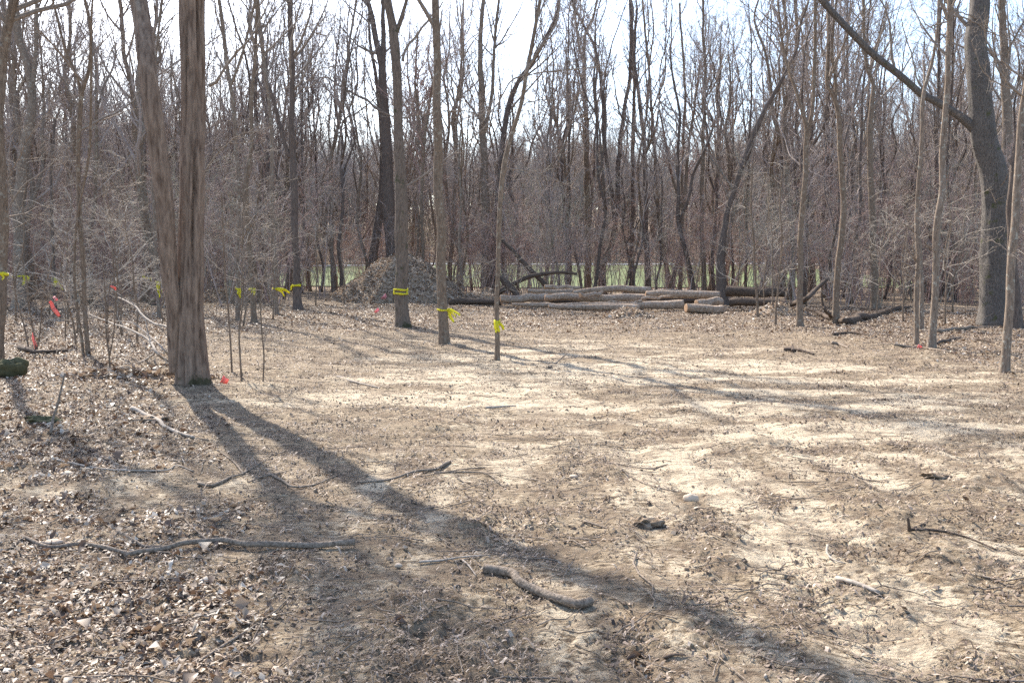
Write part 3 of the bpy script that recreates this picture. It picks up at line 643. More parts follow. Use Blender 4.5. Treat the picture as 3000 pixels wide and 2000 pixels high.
traced('M7', 'very straight thin brown trunk rising over the right of the log pile', (2066, 872),
       [[(2066, 872, 26), (2062, 830, 17), (2058, 700, 14), (2055, 574, 13), (2060, 420, 12), (2063, 300, 11), (2066, 191, 9), (2060, 90, 8), (2058, 0, 8)]], 24, 'bark_brown', seed=55, n1=18, len1=4, limbs=[(5, (2066, 330), (2085, 360), (2110, 390), (2125, 420)), (4, (2062, 300), (2020, 320), (1960, 345))])
traced('M8', 'thick dark stubby trunk at the right end of the log pile', (2116, 893),
       [[(2116, 893, 46), (2114, 875, 38), (2112, 800, 33), (2111, 740, 28), (2122, 660, 21), (2146, 574, 18), (2170, 500, 17), (2196, 440, 20), (2214, 380, 18), (2245, 318, 15), (2284, 245, 12), (2330, 150, 9), (2350, 60, 8)]], 19, 'bark_dark', seed=56, n1=20, len1=4, ns=20, t0=0.3, limbs=[(7, (2205, 400), (2245, 350), (2300, 290)), (5, (2150, 560), (2110, 500), (2080, 430))])

traced('V1', 'small reddish tree with a dense twiggy crown between the mossy tree and brown column', (1240, 872),
       [[(1240, 872, 14), (1238, 760, 11), (1235, 600, 10), (1240, 450, 9), (1255, 330, 8), (1275, 200, 7), (1290, 80, 6)], [(1240, 460, 8), (1225, 340, 7), (1215, 220, 6), (1220, 100, 5)]], 20, 'bark_brown', 'thicket_red', seed=70, n1=34, len1=3.6, t0=0.3, m2=7, m3=5, ang=50)
traced('V2', 'vine tangled reddish tree rising over the right part of the log pile', (1990, 866),
       [[(1990, 866, 16), (1995, 760, 13), (2000, 640, 12), (2010, 520, 11), (2020, 400, 9), (2040, 280, 7), (2050, 180, 6)], [(2000, 620, 9), (1970, 520, 8), (1950, 420, 7), (1935, 330, 6)]], 15, 'bark_brown', 'thicket_red', seed=71, n1=34, len1=3.2, t0=0.25, m2=7, m3=6, ang=55)
# small saplings traced near the camera
def sapling(label, base, stems, seed, low=0, limbs=(), m='bark_brown', n1=8, len1=0.7, cr='twig'):
    traced('S%d' % seed, label, base, stems, 3, m, cr, seed, n1=n1, len1=len1, t0=0.25, flare=0.1, ns=8, limbs=limbs, extend=False, name='sapling', cat='sapling', levels=3, m2=4, m3=3, low=low, ang=45)
sapling('thin dark sapling right of the furrowed tree, leftmost of three', (680, 1093), [[(680, 1093, 7), (675, 1000, 6), (668, 900, 6), (660, 800, 5), (655, 700, 5), (648, 560, 4)]], 61, limbs=[(3, (660, 838), (700, 845), (740, 830), (820, 815)), (3, (655, 700), (690, 640), (720, 570))])
sapling('wavy sapling, middle of the three right of the furrowed tree', (709, 1118), [[(709, 1118, 7), (703, 1040, 6), (701, 970, 6), (710, 900, 5), (713, 830, 5), (708, 740, 4), (716, 640, 4), (712, 520, 3)]], 62, limbs=[(3, (712, 800), (760, 740), (800, 700), (830, 620)), (3, (710, 700), (760, 660), (840, 630))])
sapling('knotty short sapling, rightmost of the three by the furrowed tree', (770, 1118), [[(768, 1118, 6), (773, 1040, 5), (768, 980, 5), (764, 900, 4), (768, 840, 3), (780, 780, 3)]], 63, n1=5, len1=0.5)
sapling('many stemmed thin shrub in the leaves left of the furrowed tree', (322, 1092), [[(322, 1092, 7), (320, 1040, 6), (312, 980, 5), (310, 900, 5), (305, 820, 4), (300, 740, 3)], [(322, 1040, 5), (335, 970, 4), (340, 900, 4), (348, 820, 3), (352, 720, 3)], [(318, 1000, 4), (316, 930, 4), (320, 860, 3), (330, 800, 3)]], 64, low=2)
sapling('leaning thin stem carrying the low coral ribbon at the left', (108, 1035), [[(108, 1035, 6), (98, 970, 5), (85, 900, 5), (78, 820, 4), (60, 740, 3)], [(108, 1030, 5), (118, 960, 4), (124, 880, 4), (140, 800, 3), (170, 700, 3)]], 65, low=3, limbs=[(3, (120, 905), (143, 882), (160, 866), (200, 850)), (3, (82, 880), (130, 850), (176, 840)), (3, (120, 900), (160, 880), (200, 850), (250, 840))])
sapling('slanting grey stem near the left edge among the leaves', (88, 1031), [[(88, 1031, 6), (72, 960, 5), (55, 900, 5), (42, 830, 4), (36, 740, 3)]], 66, low=2)
sapling('thin grey stem holding the knotted yellow tape loop at the left', (160, 905), [[(160, 905, 16), (160, 850, 12), (158, 760, 11), (150, 640, 10), (150, 500, 9), (160, 350, 8)]], 67, m='bark_dark', n1=10, len1=2.0)
sapling('fine upright stem in the leaves between the shrub and the twin stemmed tree', (190, 1000), [[(190, 1000, 4), (192, 930, 4), (190, 850, 3), (196, 780, 3)]], 68, n1=4, len1=0.4)
sapling('slim young tree at the woods edge between the mound and the pale logs', (1360, 880), [[(1360, 880, 9), (1352, 800, 8), (1345, 700, 8), (1350, 600, 7), (1345, 480, 6), (1350, 380, 5)]], 69, n1=10, len1=2.0, m='bark_grey')
sapling('thin sapling in front of the dark fallen trunk right of the log pile', (2220, 930), [[(2220, 930, 10), (2218, 880, 8), (2210, 780, 7), (2206, 690, 7), (2200, 600, 6), (2205, 480, 5)]], 70, n1=10, len1=1.8, low=3)
sapling('second thin sapling between the log pile and the slim forked trees', (2272, 952), [[(2270, 952, 10), (2274, 900, 7), (2284, 800, 6), (2290, 700, 6), (2286, 600, 5), (2292, 500, 4)]], 71, n1=10, len1=1.8, low=3)
# upright broken stick in the left foreground
def stick(label, pts, w, seed, name='fallen_branch', cat='branch', m='stick', lift=0.4, twigs=4, D=None, tw_len=0.25, ns=10, rough=0.12, end=0.45):
    """a branch lying on the ground along photo pixels; w = thickness in photo pixels"""
    rng = np.random.default_rng(seed)
    q = []; r = []
    paths = pts if isinstance(pts[0], list) else [pts]
    mb = MB(); first = None
    for pi, path in enumerate(paths):
        q = []
        for c in path:
            g = G(c[0], c[1])
            if len(c) > 2: g = P(c[0], c[1], g[1]) if c[2] == 0 else P(c[0], c[1], c[2])
            q.append(g)
        q = np.array(q); d = q[:, 1].mean(); ww = (w if not isinstance(w, (list, tuple)) else w[pi]) * (1.35 if w != 27 else 1.1)
        r = np.linspace(ww / 2, ww / 2 * end, len(q)) * d / F
        q[:, 2] += r * (0.6 + lift) + 0.006 + np.clip(micro(q[:, 0], q[:, 1], np.hypot(q[:, 0], q[:, 1])), -0.01, 0.05)
        if first is None: first = q[0].copy()
        n = max(10, int(np.linalg.norm(q[-1] - q[0]) / 0.04)); n = min(n, 90)
        pp, rr = smooth_path(q, r, n)
        pp[:, 2] += rr * 0.4 * vn(np.arange(n) * 0.13, np.arange(n) * 0.0, seed)
        pp[:, 0] += rr * 0.5 * vn(np.arange(n) * 0.21, np.arange(n) * 0.0, seed + 1)
        stem(mb, pp - first, rr, ns, seed, rough)
        if twigs:
            a, b = resample(pp - first, rr, 10)
            p2, r2, L2 = spawn(rng, a[None], b[None], twigs, 5, 0.15, 0.95, 45, 12, tw_len * np.linalg.norm(q[-1] - q[0]), 0.02, 0.13, 0.012, 0.002)
            p2[..., 2] = np.maximum(p2[..., 2], -0.02 + 0.2 * p2[..., 2]); tubes(mb, p2, r2, 4)
    o = mb.build(name, m, loc=tuple(first))
    return tag(o, label, cat)
stick('long weathered limb lying across the lower left with forked thin end', [[(1045, 1614), (1000, 1614), (900, 1611), (792, 1608), (718, 1607), (660, 1599), (620, 1597), (545, 1608), (488, 1619), (402, 1637), (367, 1644)],
       [(380, 1640), (298, 1625), (230, 1611), (143, 1608), (69, 1582)], [(505, 1614), (430, 1607), (402, 1600), (344, 1573)], [(80, 1584), (60, 1590), (30, 1612), (0, 1622)]], [14, 9, 8, 5], 101, lift=1.0, twigs=3, tw_len=0.12, ns=14, end=0.8)
stick('short thick bent branch lying in the sun at bottom centre', [[(1422, 1687), (1465, 1688), (1505, 1700), (1520, 1722), (1574, 1742), (1631, 1766), (1689, 1783), (1728, 1776)]], 27, 102, twigs=1, tw_len=0.06, ns=18, rough=0.16, end=0.8)
stick('curved thin branch crossing the long tree shadow, tip raised', [[(1316, 1361), (1300, 1370), (1275, 1381), (1218, 1393), (1143, 1410), (1057, 1419)], [(1270, 1390), (1344, 1389), (1425, 1398), (1476, 1427)]], [9, 5], 103, twigs=3)
stick('pale Y shaped twig beside the short thick bent branch', [[(1230, 1653), (1290, 1656), (1344, 1657), (1425, 1640)], [(1356, 1659), (1375, 1672), (1396, 1697)]], [6, 5], 104, m='twig_pale', twigs=1)
stick('dark twiggy branch lying between the two shadows of the twin tree', [[(580, 1424), (620, 1430), (677, 1404), (712, 1393), (725, 1375)], [(712, 1393), (690, 1365), (650, 1330)], [(712, 1393), (760, 1365), (800, 1330)]], [8, 5, 4], 105, twigs=4)
stick('curved grey twig below the end of the twin tree shadow', [[(786, 1393), (830, 1418), (861, 1436), (918, 1427), (960, 1412), (1000, 1393)]], 6, 106, twigs=3)
stick('long thin straight twig on bare soil in the left foreground', [[(166, 1353), (247, 1373), (344, 1380), (482, 1378), (517, 1370), (568, 1387)]], 5, 107, twigs=2, m='twig_pale')
stick('pale stripped branch over dark leaves left of the tree shadows', [[(390, 1215), (448, 1232), (494, 1261), (568, 1289)]], 12, 108, m='twig_pale', twigs=3)
stick('dead dark branch with an upright stub at the right side', [[(2666, 1568), (2746, 1568), (2832, 1579), (2918, 1611)], [(2664, 1574), (2661, 1550, 6.75), (2659, 1531, 6.75)], [(2666, 1566), (2700, 1545), (2722, 1533)]], [8, 9, 6], 109, twigs=4, m='log_dark')
stick('pale flat splinter of wood on the sandy lower right', [[(2448, 1703), (2500, 1722), (2574, 1749)]], 13, 110, m='twig_pale', twigs=0, end=0.7)
stick('small hooked pale twig on the right hand soil', [[(2425, 1600), (2424, 1622), (2445, 1642), (2477, 1651)]], 6, 111, m='twig_pale', twigs=0)
stick('thin brown twig lying diagonally in the centre of the soil', [[(1712, 1531), (1770, 1552), (1836, 1580)]], 6, 112, twigs=1)
stick('long thin bowed twig running to the tan stone', [[(1800, 1370), (1850, 1400), (1900, 1428), (1960, 1446), (2020, 1450)]], 4, 113, twigs=2)
stick('small dark twig at the bottom edge right of the centre', [[(1945, 1938), (1975, 1940), (2010, 1940)]], 8, 114, m='log_dark', twigs=0)
stick('upright dark forked twig in the bottom right corner', [[(2930, 1995), (2942, 1960, 4.75), (2945, 1930, 4.75), (2943, 1905, 4.75)]], 6, 115, m='log_dark', twigs=2, lift=0)
stick('short pale upright twig at the bottom edge', [[(2243, 2000), (2244, 1970, 4.55), (2246, 1945, 4.55)]], 7, 116, m='twig_pale', twigs=0, lift=0)
stick('leaning broken stem sticking out of the left foreground leaves', [[(149, 1278), (160, 1225, 10.9), (175, 1160, 10.95), (190, 1095, 11.0)]], 7, 117, m='stick', twigs=1, lift=0, tw_len=0.1)
stick('pale driftwood like limb arching against the foot of the furrowed tree', [[(522, 1074), (497, 1064), (460, 1040, 17.6), (435, 998, 18.2), (373, 969, 19), (323, 948, 20), (245, 919, 21)], [(455, 1035, 17.6), (440, 1052), (400, 1066), (355, 1068)]], [6.5, 4], 118, m='twig_pale', twigs=7)
stick('white sunlit branch leaning on the left side of the furrowed tree', [[(505, 1060), (500, 1010, 17.4), (493, 969, 17.8), (448, 955, 18.4), (415, 925, 19), (394, 902, 19.5), (348, 873, 20.5)]], 7, 119, m='twig_pale', twigs=5)
stick('thin bleached branch between the arching limb and the furrowed tree', [[(510, 1062), (480, 1030, 17.8), (450, 1000, 18.4), (386, 952, 19.4), (330, 945, 20)]], 4.5, 120, m='twig_pale', twigs=4)
stick('brown rotten branch lying in the leaves at the far left', [[(54, 1030), (110, 1040), (200, 1034)]], 14, 121, m='log_dark', twigs=2, rough=0.3)
stick('dark crooked dead branch curling at the foot of a slim forked tree', [[(2480, 955), (2450, 945), (2420, 938), (2400, 925), (2380, 915), (2362, 911)], [(2440, 943), (2420, 920, 31), (2412, 900, 31), (2406, 870, 31)]], [11, 8], 122, m='log_dark', twigs=4, lift=0.8)
stick('fallen mossy log slanting through the leaves right of the forked trees', [[(2482, 952), (2530, 938), (2580, 925), (2620, 912), (2668, 904)]], 17, 123, m='log_dark', twigs=6, rough=0.25, lift=0.2)
stick('broken limb propped up steeply right of the dark fallen trunk', [[(2270, 922), (2310, 905), (2350, 890, 37), (2390, 850, 38), (2424, 822, 39)]], 15, 124, m='log_dark', twigs=6, rough=0.2)
stick('thin straight pole lying toward the foot of the bowed tree', [[(2620, 1020), (2700, 1022), (2770, 1034), (2835, 1042)]], 6, 125, twigs=2)
stick('low brushy branch lying right of the bowed tree', [[(2740, 1012), (2800, 995), (2870, 1000), (2930, 1010)]], 8, 126, m='log_dark', twigs=8)
stick('long grey branch on the leaves between the bowed tree and great tree', [[(2747, 977), (2830, 966), (2900, 962), (2938, 957)]], 8, 127, m='stick', twigs=5)
stick('twisted root wood lying on the sandy flat in front of the forked trees', [[(2298, 1030), (2325, 1030), (2350, 1034), (2385, 1040)], [(2325, 1034), (2320, 1022, 22.8), (2322, 1016, 22.8)]], [9, 7], 128, m='log_dark', twigs=6)
stick('pale thin stick lying near the middle of the tan soil', [[(990, 1108), (1040, 1122), (1105, 1138)]], 6, 129, m='twig_pale', twigs=1)
stick('pale flattened stick lying ahead of the middle tree shadow', [[(1420, 1198), (1470, 1198), (1512, 1192)]], 7, 130, m='twig_pale', twigs=0)
stick('slanting dark twig standing off the soil near the thin tan tree', [[(1608, 1080), (1635, 1058, 19.6), (1662, 1036, 19.8)]], 5, 131, twigs=1, lift=0)
stick('long dark branch on the leaves under the broken snag', [[(2440, 985), (2500, 980), (2570, 990)]], 7, 132, m='log_dark', twigs=2)
stick('short brown stick left of the low pole', [[(2434, 1014), (2460, 1014), (2485, 1020)]], 8, 133, twigs=0)

# ------------------------------------------------------------------ stones and clods
def lump(name, label, cat, px, py, wpx, hpx, m, seed, rough=0.10, sink=0.3, kd=None):
    g = G(px, py + hpx / 2); D = g[1]; a = wpx / 2 * D / F; c = hpx / 2 * D / F
    n, k = 28, 18; th = np.arange(n) * 2 * PI / n; ph = np.linspace(0, PI, k)
    T, Ph = np.meshgrid(th, ph, indexing='ij')
    u = np.stack([np.cos(T) * np.sin(Ph), np.sin(T) * np.sin(Ph), np.cos(Ph)], -1)
    q = 1 + rough * (fbm(u[..., 0] * 2.2 + seed, u[..., 1] * 2.2 + u[..., 2] * 1.7, seed, 4) * 1.6)
    v = u * q[..., None] * np.array([a, a * 0.75, c]) + np.array([0, a * 0.6, c * (1 - sink)])
    i = np.arange(n)[:, None] * k + np.arange(k - 1)[None]; j = ((np.arange(n) + 1) % n)[:, None] * k + np.arange(k - 1)[None]
    mb = MB(); mb.add(v, np.stack([i, i + 1, j + 1, j], -1).reshape(-1, 4))
    o = mb.build(name, m, loc=tuple(g)); return tag(o, label, cat, kind=kd)
lump('stone', 'smooth tan oval stone half sunk at the tip of a thin twig', 'stone', 2027, 1460, 48, 30, 'rock', 1)
lump('stone', 'small pale stone on the left soil beside the long thin twig', 'stone', 190, 1388, 40, 16, 'rock', 2)
lump('stone', 'white flattened stone in the middle of the soil', 'stone', 1681, 1395, 26, 12, 'rock', 3)
lump('stone', 'grey white stone in the shade below the Y shaped twig', 'stone', 1166, 1656, 24, 15, 'rock', 4)
lump('stone', 'pale stone beside the thin end of the long weathered limb', 'stone', 150, 1590, 50, 20, 'rock', 5)
lump('mossy_stump', 'dark green mossy stump at the left edge among the leaves', 'stump', 12, 1075, 96, 70, 'moss_rock', 6, 0.35)
lump('soil_clod', 'dark crumbly clod of earth right of centre in the foreground', 'clod', 1892, 1530, 84, 34, 'mound', 7, 0.55, 0.5)
lump('soil_clod', 'lump put in for a dark hole far right on the shaded soil', 'clod', 2755, 1395, 84, 26, 'mound', 8, 0.55, 0.5)  # added lump standing in for a dark hole in the soil
lump('soil_clod', 'heap of matted dark roots in the left foreground behind the leaning stem', 'clod', 430, 1228, 110, 26, 'mound', 9, 0.6, 0.5)
lump('soil_clod', 'low dark tuft of moss and roots left of the leaning broken stem', 'clod', 118, 1228, 80, 24, 'moss_rock', 10, 0.6, 0.5)

# ------------------------------------------------------------------ logs
def log(label, D0, D1, p0, p1, w0, w1, seed, m='log', bow=0.0, ns=22, name='log', cuts=(True, True)):
    a = P(p0[0], p0[1], D0); b = P(p1[0], p1[1], D1)
    n = 40; t = np.linspace(0, 1, n)[:, None]; pp = a * (1 - t) + b * t
    rr = np.linspace(w0 / 2 * D0 / F, w1 / 2 * D1 / F, n)
    lo = ground_h(pp[:, 0], pp[:, 1]) + rr * 0.9
    pp[:, 2] = pp[:, 2] + bow * np.sin(t[:, 0] * PI) + 0.05 * vn(t[:, 0] * 5 + seed, t[:, 0] * 0, seed); pp[:, 2] = np.maximum(pp[:, 2], lo)
    pp[:, 1] += 0.12 * vn(t[:, 0] * 3 + seed, t[:, 0] * 0, seed + 2)
    mb = MB(); stem(mb, pp - a, rr, ns, seed, 0.10); o = mb.build(name, m, loc=tuple(a)); tag(o, label, 'log', 'felled logs in the pile')
    for e, q in ((0, cuts[0]), (-1, cuts[1])):
        if not q: continue
        d = norm((pp[e] - pp[1 if e == 0 else -2])[None])[0]
        c = MB(); k = 20; ang = np.arange(k) * 2 * PI / k; s1 = norm(np.cross(d, [0, 0, 1.0])[None])[0]; s2 = np.cross(d, s1)
        rim = lambda rad, off: pp[e] - a + d * off + (np.cos(ang)[:, None] * s1 + np.sin(ang)[:, None] * s2) * rad
        R = rr[e] * 0.9
        V = np.vstack([rim(R, -0.02), rim(R, 0.012), rim(R * 0.5, 0.02), [pp[e] - a + d * 0.018]]); i = np.arange(k); j = (i + 1) % k
        c.add(V, np.vstack([np.stack([i, j, k + j, k + i], -1), np.stack([k + i, k + j, 2 * k + j, 2 * k + i], -1)]), np.stack([2 * k + i, 2 * k + j, np.full(k, 3 * k)], -1))
        c.build('cut_face', 'cut', o, smooth=False)
log('front log of the pile, long with a pale sunlit top and square right end', 40.6, 40.6, (1608, 899), (1872, 905), 12, 23, 201)
log('short thick log at the front right corner of the pile', 39.0, 39.4, (2010, 905), (2117, 908), 26, 28, 202)
log('tapering pale log left of the front log, thin end pointing left', 43.6, 43.0, (1500, 894), (1730, 894), 8, 22, 203)
log('low dark log between the front log and the short thick one', 42.0, 42.0, (1727, 899), (2001, 894), 20, 27, 204)
log('second row log with a pale top and bulging middle, over the front log', 43.6, 43.6, (1597, 870), (1893, 873), 21, 24, 205)
log('brown straight log at the left end of the second row', 45.2, 45.4, (1466, 876), (1606, 870), 22, 23, 206)
log('upper log on the pile, bowed upward in its middle', 46.0, 46.0, (1680, 856), (1905, 850), 16, 22, 207, bow=0.12)
log('long thick log at the upper right ending in an orange cut face', 43.4, 43.0, (1893, 861), (2109, 867), 22, 25, 208)
log('slim pale log at the back left of the pile', 47.5, 47.5, (1546, 854), (1680, 852), 13, 15, 209)
log('topmost log at the back of the pile, pale and thin', 48.5, 48.5, (1596, 841), (1700, 842), 12, 13, 210)
log('slim back log under the upper right end of the pile', 48.5, 48.5, (1885, 852), (2030, 855), 12, 12, 211)
log('dark old log trailing off left of the pile toward the mound', 47.5, 46.5, (1318, 884), (1470, 887), 18, 20, 212, m='log_dark')
log('red brown log end tucked under the orange cut log at the right', 41.6, 42.2, (2040, 886), (2112, 884), 22, 26, 213)
log('crooked short log lying askew on the middle of the pile', 42.6, 43.4, (1700, 868), (1765, 858), 15, 10, 214)
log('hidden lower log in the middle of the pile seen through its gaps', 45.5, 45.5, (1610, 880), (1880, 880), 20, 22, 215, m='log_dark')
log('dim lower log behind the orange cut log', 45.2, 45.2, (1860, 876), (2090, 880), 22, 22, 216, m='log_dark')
log('split pale half log lying between the second row and orange cut log', 42.6, 42.6, (1880, 872), (1960, 871), 8, 8, 217, cuts=(False, True))
log('thin pale pole lying along the foot of the front log', 42.0, 42.0, (1740, 886), (1880, 884), 6, 7, 218, cuts=(False, True))
for o in [o for o in bpy.data.objects if o.get('category') == 'log' and 'trailing' in o['label']]: pass
def fallen(label, D0, D1, p0, p1, w0, w1, seed, bow=0.0):
    log(label, D0, D1, p0, p1, w0, w1, seed, 'log_dark', bow, name='fallen_tree', cuts=(False, False))
    o = [x for x in bpy.data.objects if x.get('label') == label][0]; o['category'] = 'fallen tree'; del o['group']
fallen('large dark fallen trunk lying raised right of the log pile', 43, 42, (2128, 852), (2300, 858), 32, 24, 230)
fallen('lower dark fallen trunk beneath the raised one right of the log pile', 42, 41, (2140, 884), (2285, 886), 24, 20, 231)
fallen('leaning dead trunk crossing down toward the left end of the log pile', 52, 50, (1470, 700), (1620, 858), 10, 16, 232)
fallen('arched dead limb over the grass left of the log pile', 50, 50, (1450, 862), (1690, 800), 16, 8, 233, bow=0.5)
fallen('dark slumped dead trunk just right of the thin tan tree', 49, 48, (1468, 815), (1530, 878), 22, 14, 234)

# ------------------------------------------------------------------ mounds of leaves and soil
def mound(label, cx, cy, rx, ry, h, seed, nchip, name='leaf_mound', pw=1.35):
    z = gz(cx, cy); n, k = 110, 46
    th = np.arange(n) * 2 * PI / n; rad = np.linspace(0, 1, k)
    T, Rr = np.meshgrid(th, rad, indexing='ij')
    edge = 1 + 0.16 * fbm(np.cos(T) * 2 + seed, np.sin(T) * 2, seed, 3)
    X = np.cos(T) * Rr * rx * edge; Y = np.sin(T) * Rr * ry * edge
    prof = lambda R: np.clip(1 - R, 0, 1) ** pw * (1 + 0.8 * R)
    hz = lambda X, Y, R: h * (prof(R) + sstep(1.0, 0.8, R) * (0.10 * fbm(X / 0.9 + seed, Y / 0.9, seed, 4) + 0.035 * fbm(X * 4, Y * 4, seed + 3, 2))) + ground_h(X + cx, Y + cy) - z - 0.10 * sstep(0.85, 1.0, R)
    Z = hz(X, Y, Rr)
    i = np.arange(n)[:, None] * k + np.arange(k - 1)[None]; j = ((np.arange(n) + 1) % n)[:, None] * k + np.arange(k - 1)[None]
    mb = MB(); mb.add(np.stack([X, Y, Z], -1), np.stack([i, j, j + 1, i + 1], -1).reshape(-1, 4))
    o = mb.build(name, 'mound', loc=(cx, cy, z)); tag(o, label, 'mound')
    rng = np.random.default_rng(seed); t = rng.uniform(0, 2 * PI, nchip); R = np.sqrt(rng.uniform(0, 1, nchip)) * 0.97
    e2 = 1 + 0.16 * fbm(np.cos(t) * 2 + seed, np.sin(t) * 2, seed, 3); x = np.cos(t) * R * rx * e2; y = np.sin(t) * R * ry * e2
    c = MB(); leaves(c, rng, np.stack([x, y, hz(x, y, R) + 0.02], -1), rng.uniform(0.06, 0.17, nchip), 0.6, rng.beta(2.6, 1.7, nchip))
    tag(c.build('leaf_cover', 'leaf', o, smooth=False, tint=True), kind='stuff')
def leaves(mb, rng, pos, size, tilt, tint, rows=3):
    """curled dry leaves: 3x3 points each with a pointed outline"""
    n = len(pos); u = np.array([-1, 0, 1.0]); wd = np.array([0.18, 1.0, 0.12])
    yaw = rng.uniform(0, 2 * PI, n); asp = rng.uniform(0.14, 0.46, n); cr = rng.uniform(-0.6, 1.5, n); cl = rng.uniform(-0.9, 0.9, n)
    px, py, pz = [], [], []
    for a in range(3):
        for b in range(3):
            sk = rng.uniform(0.7, 1.25, n)
            px.append(u[a] * 0.5 * np.ones(n)); py.append(u[b] * wd[a] * asp * sk); pz.append(cr * (u[b] ** 2) * wd[a] * 0.35 + cl * (u[a] ** 2) * 0.35 + rng.normal(0, 0.03, n))
    L = np.stack([np.array(px).T, np.array(py).T, np.array(pz).T], -1) * size[:, None, None]
    ta = rng.normal(0, tilt, n); tb = rng.normal(0, tilt, n)
    def rot(L, c, s, i, j):
        o = L.copy(); o[..., i] = L[..., i] * c[:, None] - L[..., j] * s[:, None]; o[..., j] = L[..., i] * s[:, None] + L[..., j] * c[:, None]; return o
    L = rot(L, np.cos(ta), np.sin(ta), 0, 2); L = rot(L, np.cos(tb), np.sin(tb), 1, 2); L = rot(L, np.cos(yaw), np.sin(yaw), 0, 1)
    L[..., 2] -= L[..., 2].min(1)[:, None] * 0.8
    V = L + pos[:, None, :]; b0 = (np.arange(n) * 9)[:, None]
    q = np.array([[0, 3, 4, 1], [1, 4, 5, 2], [3, 6, 7, 4], [4, 7, 8, 5]])
    mb.add(V.reshape(-1, 3), (b0[:, :, None] + q[None]).reshape(-1, 4), tint=np.repeat(tint, 9))
mound('tall brown mound of scraped leaves and soil behind the mossy taped tree', -6.5, 51.5, 4.6, 3.8, 2.9, 301, 9000)
mound('small fresh heap of soil in front of the right end of the log pile', 5.0, 37.0, 1.25, 0.9, 0.42, 302, 600, 'soil_heap')
mound('low flat heap of chips in front of the left end of the log pile', 0.9, 38.6, 1.9, 0.8, 0.22, 303, 600, 'soil_heap')
mound('dark heap of brush and soil behind the close taped pair of trees', -16.6, 50.0, 3.2, 2.2, 0.95, 304, 1500, 'brush_heap')
mound('brown heap of scraped soil at the far left behind the broad taped trunk', -32.0, 56.0, 2.6, 2.2, 1.9, 305, 1500, 'soil_heap')
mound('spoil heap trailing off the right foot of the tall mound', -1.6, 50.5, 2.4, 1.6, 0.9, 306, 1500, 'soil_heap')
mound('low dark ridge of scraped roots and soil left of the furrowed tree foot', -6.9, 15.7, 1.7, 0.4, 0.15, 308, 500, 'soil_heap')
mound('dark root heap under the thin saplings right of the log pile', 11.8, 38.0, 1.5, 1.0, 0.55, 307, 500, 'brush_heap')

# ------------------------------------------------------------------ yellow tape, ribbons and flags
def strip(mb, pts, w, th=0.0015, nrm=(0, -1, 0), tw=0.0):
    pts = np.asarray(pts, float); n = len(pts); tg = norm(np.gradient(pts, axis=0)); N0 = np.asarray(nrm, float)
    side = norm(np.cross(tg, N0[None])); a = np.linspace(0, tw, n)[:, None]; nn = np.cross(side, tg)
    side = side * np.cos(a) + nn * np.sin(a); nn = norm(np.cross(side, tg)); w = np.broadcast_to(np.asarray(w, float), (n,))[:, None]
    V = np.stack([pts - side * w / 2 + nn * th, pts + side * w / 2 + nn * th, pts + side * w / 2 - nn * th, pts - side * w / 2 - nn * th], 1)
    i = np.arange(n - 1)[:, None] * 4; k = np.arange(4)[None]; q = np.stack([i + k, i + (k + 1) % 4, i + 4 + (k + 1) % 4, i + 4 + k], -1).reshape(-1, 4)
    mb.add(V.reshape(-1, 3), q, np.array([[3, 2, 1, 0], [4 * n - 4, 4 * n - 3, 4 * n - 2, 4 * n - 1]]))
def tape(key, label, py, tails=(), wraps=1, wd=0.05, dx=0, loose=1.12, slope=0.0, seed=0):
    pp, rr, D, g = ST[key]
    z = P(0, py, D)[2]; i = int(np.argmin(np.abs(pp[:, 2] - z))); c = np.array([pp[i, 0], pp[i, 1], z]); R = rr[i] * loose + 0.012
    root = empty('marking_tape', tuple(c), label, 'tape')
    mb = MB()
    for w in range(wraps):
        a = np.linspace(0, 2 * PI, 33); off = -w * 0.14
        p = np.stack([np.cos(a) * R, np.sin(a) * R, off + slope * np.cos(a) * R + 0.012 * np.sin(a * 2 + seed)], -1)
        n = len(p); ws = wd * (1 + 0.25 * np.sin(a * 3 + seed))[:, None]
        up = np.array([[0, 0, 0.5]]); o_ = np.stack([np.cos(a), np.sin(a), a * 0], -1) * 0.002
        V = np.stack([p - up * ws + o_, p + up * ws + o_, p + up * ws - o_, p - up * ws - o_], 1)
        ii = np.arange(n - 1)[:, None] * 4; k = np.arange(4)[None]
        mb.add(V.reshape(-1, 3), np.stack([ii + k, ii + (k + 1) % 4, ii + 4 + (k + 1) % 4, ii + 4 + k], -1).reshape(-1, 4))
    mb.build('band', 'yellow', root)
    for t in tails:     # (side -1..1, end dx px, end dy px, width m)
        s, ex, ey, w = t; k = D / F
        st = np.array([R * s, -math.sqrt(max(0.0, 1 - s * s)) * R - 0.01, 0]); en = st + np.array([ex * k, -0.04, -ey * k])
        u = np.linspace(0, 1, 9)[:, None]; path = st * (1 - u) + en * u; path[:, 2] += np.sin(u[:, 0] * PI) * 0.05 * (1 if ey < abs(ex) * 2 else 0); path[:, 0] += 0.02 * np.sin(u[:, 0] * 7 + seed)
        tb = MB(); strip(tb, path, w * (1 - 0.25 * u[:, 0]), tw=0.9 if seed % 2 else -0.6); tb.build('ribbon_tail', 'yellow', root)
    return root
tape('T2a', 'double wrap of yellow tape round the mossy tree before the mound', 848, [(-0.9, 4, 12, 0.06), (0.95, -2, 10, 0.05)], wraps=2, wd=0.065)
tape('T3', 'yellow tape round the brown column tree, fluttering out to the right', 907, [(0.9, 34, 16, 0.09), (0.95, 14, 36, 0.11), (0.9, 22, 22, 0.06)], wd=0.045, seed=1)
tape('T4', 'yellow tape with short hanging ends round the thin tan tree', 945, [(0.2, 2, 26, 0.09), (0.7, 11, 20, 0.09), (-0.2, -3, 28, 0.07)], wd=0.13, seed=2)
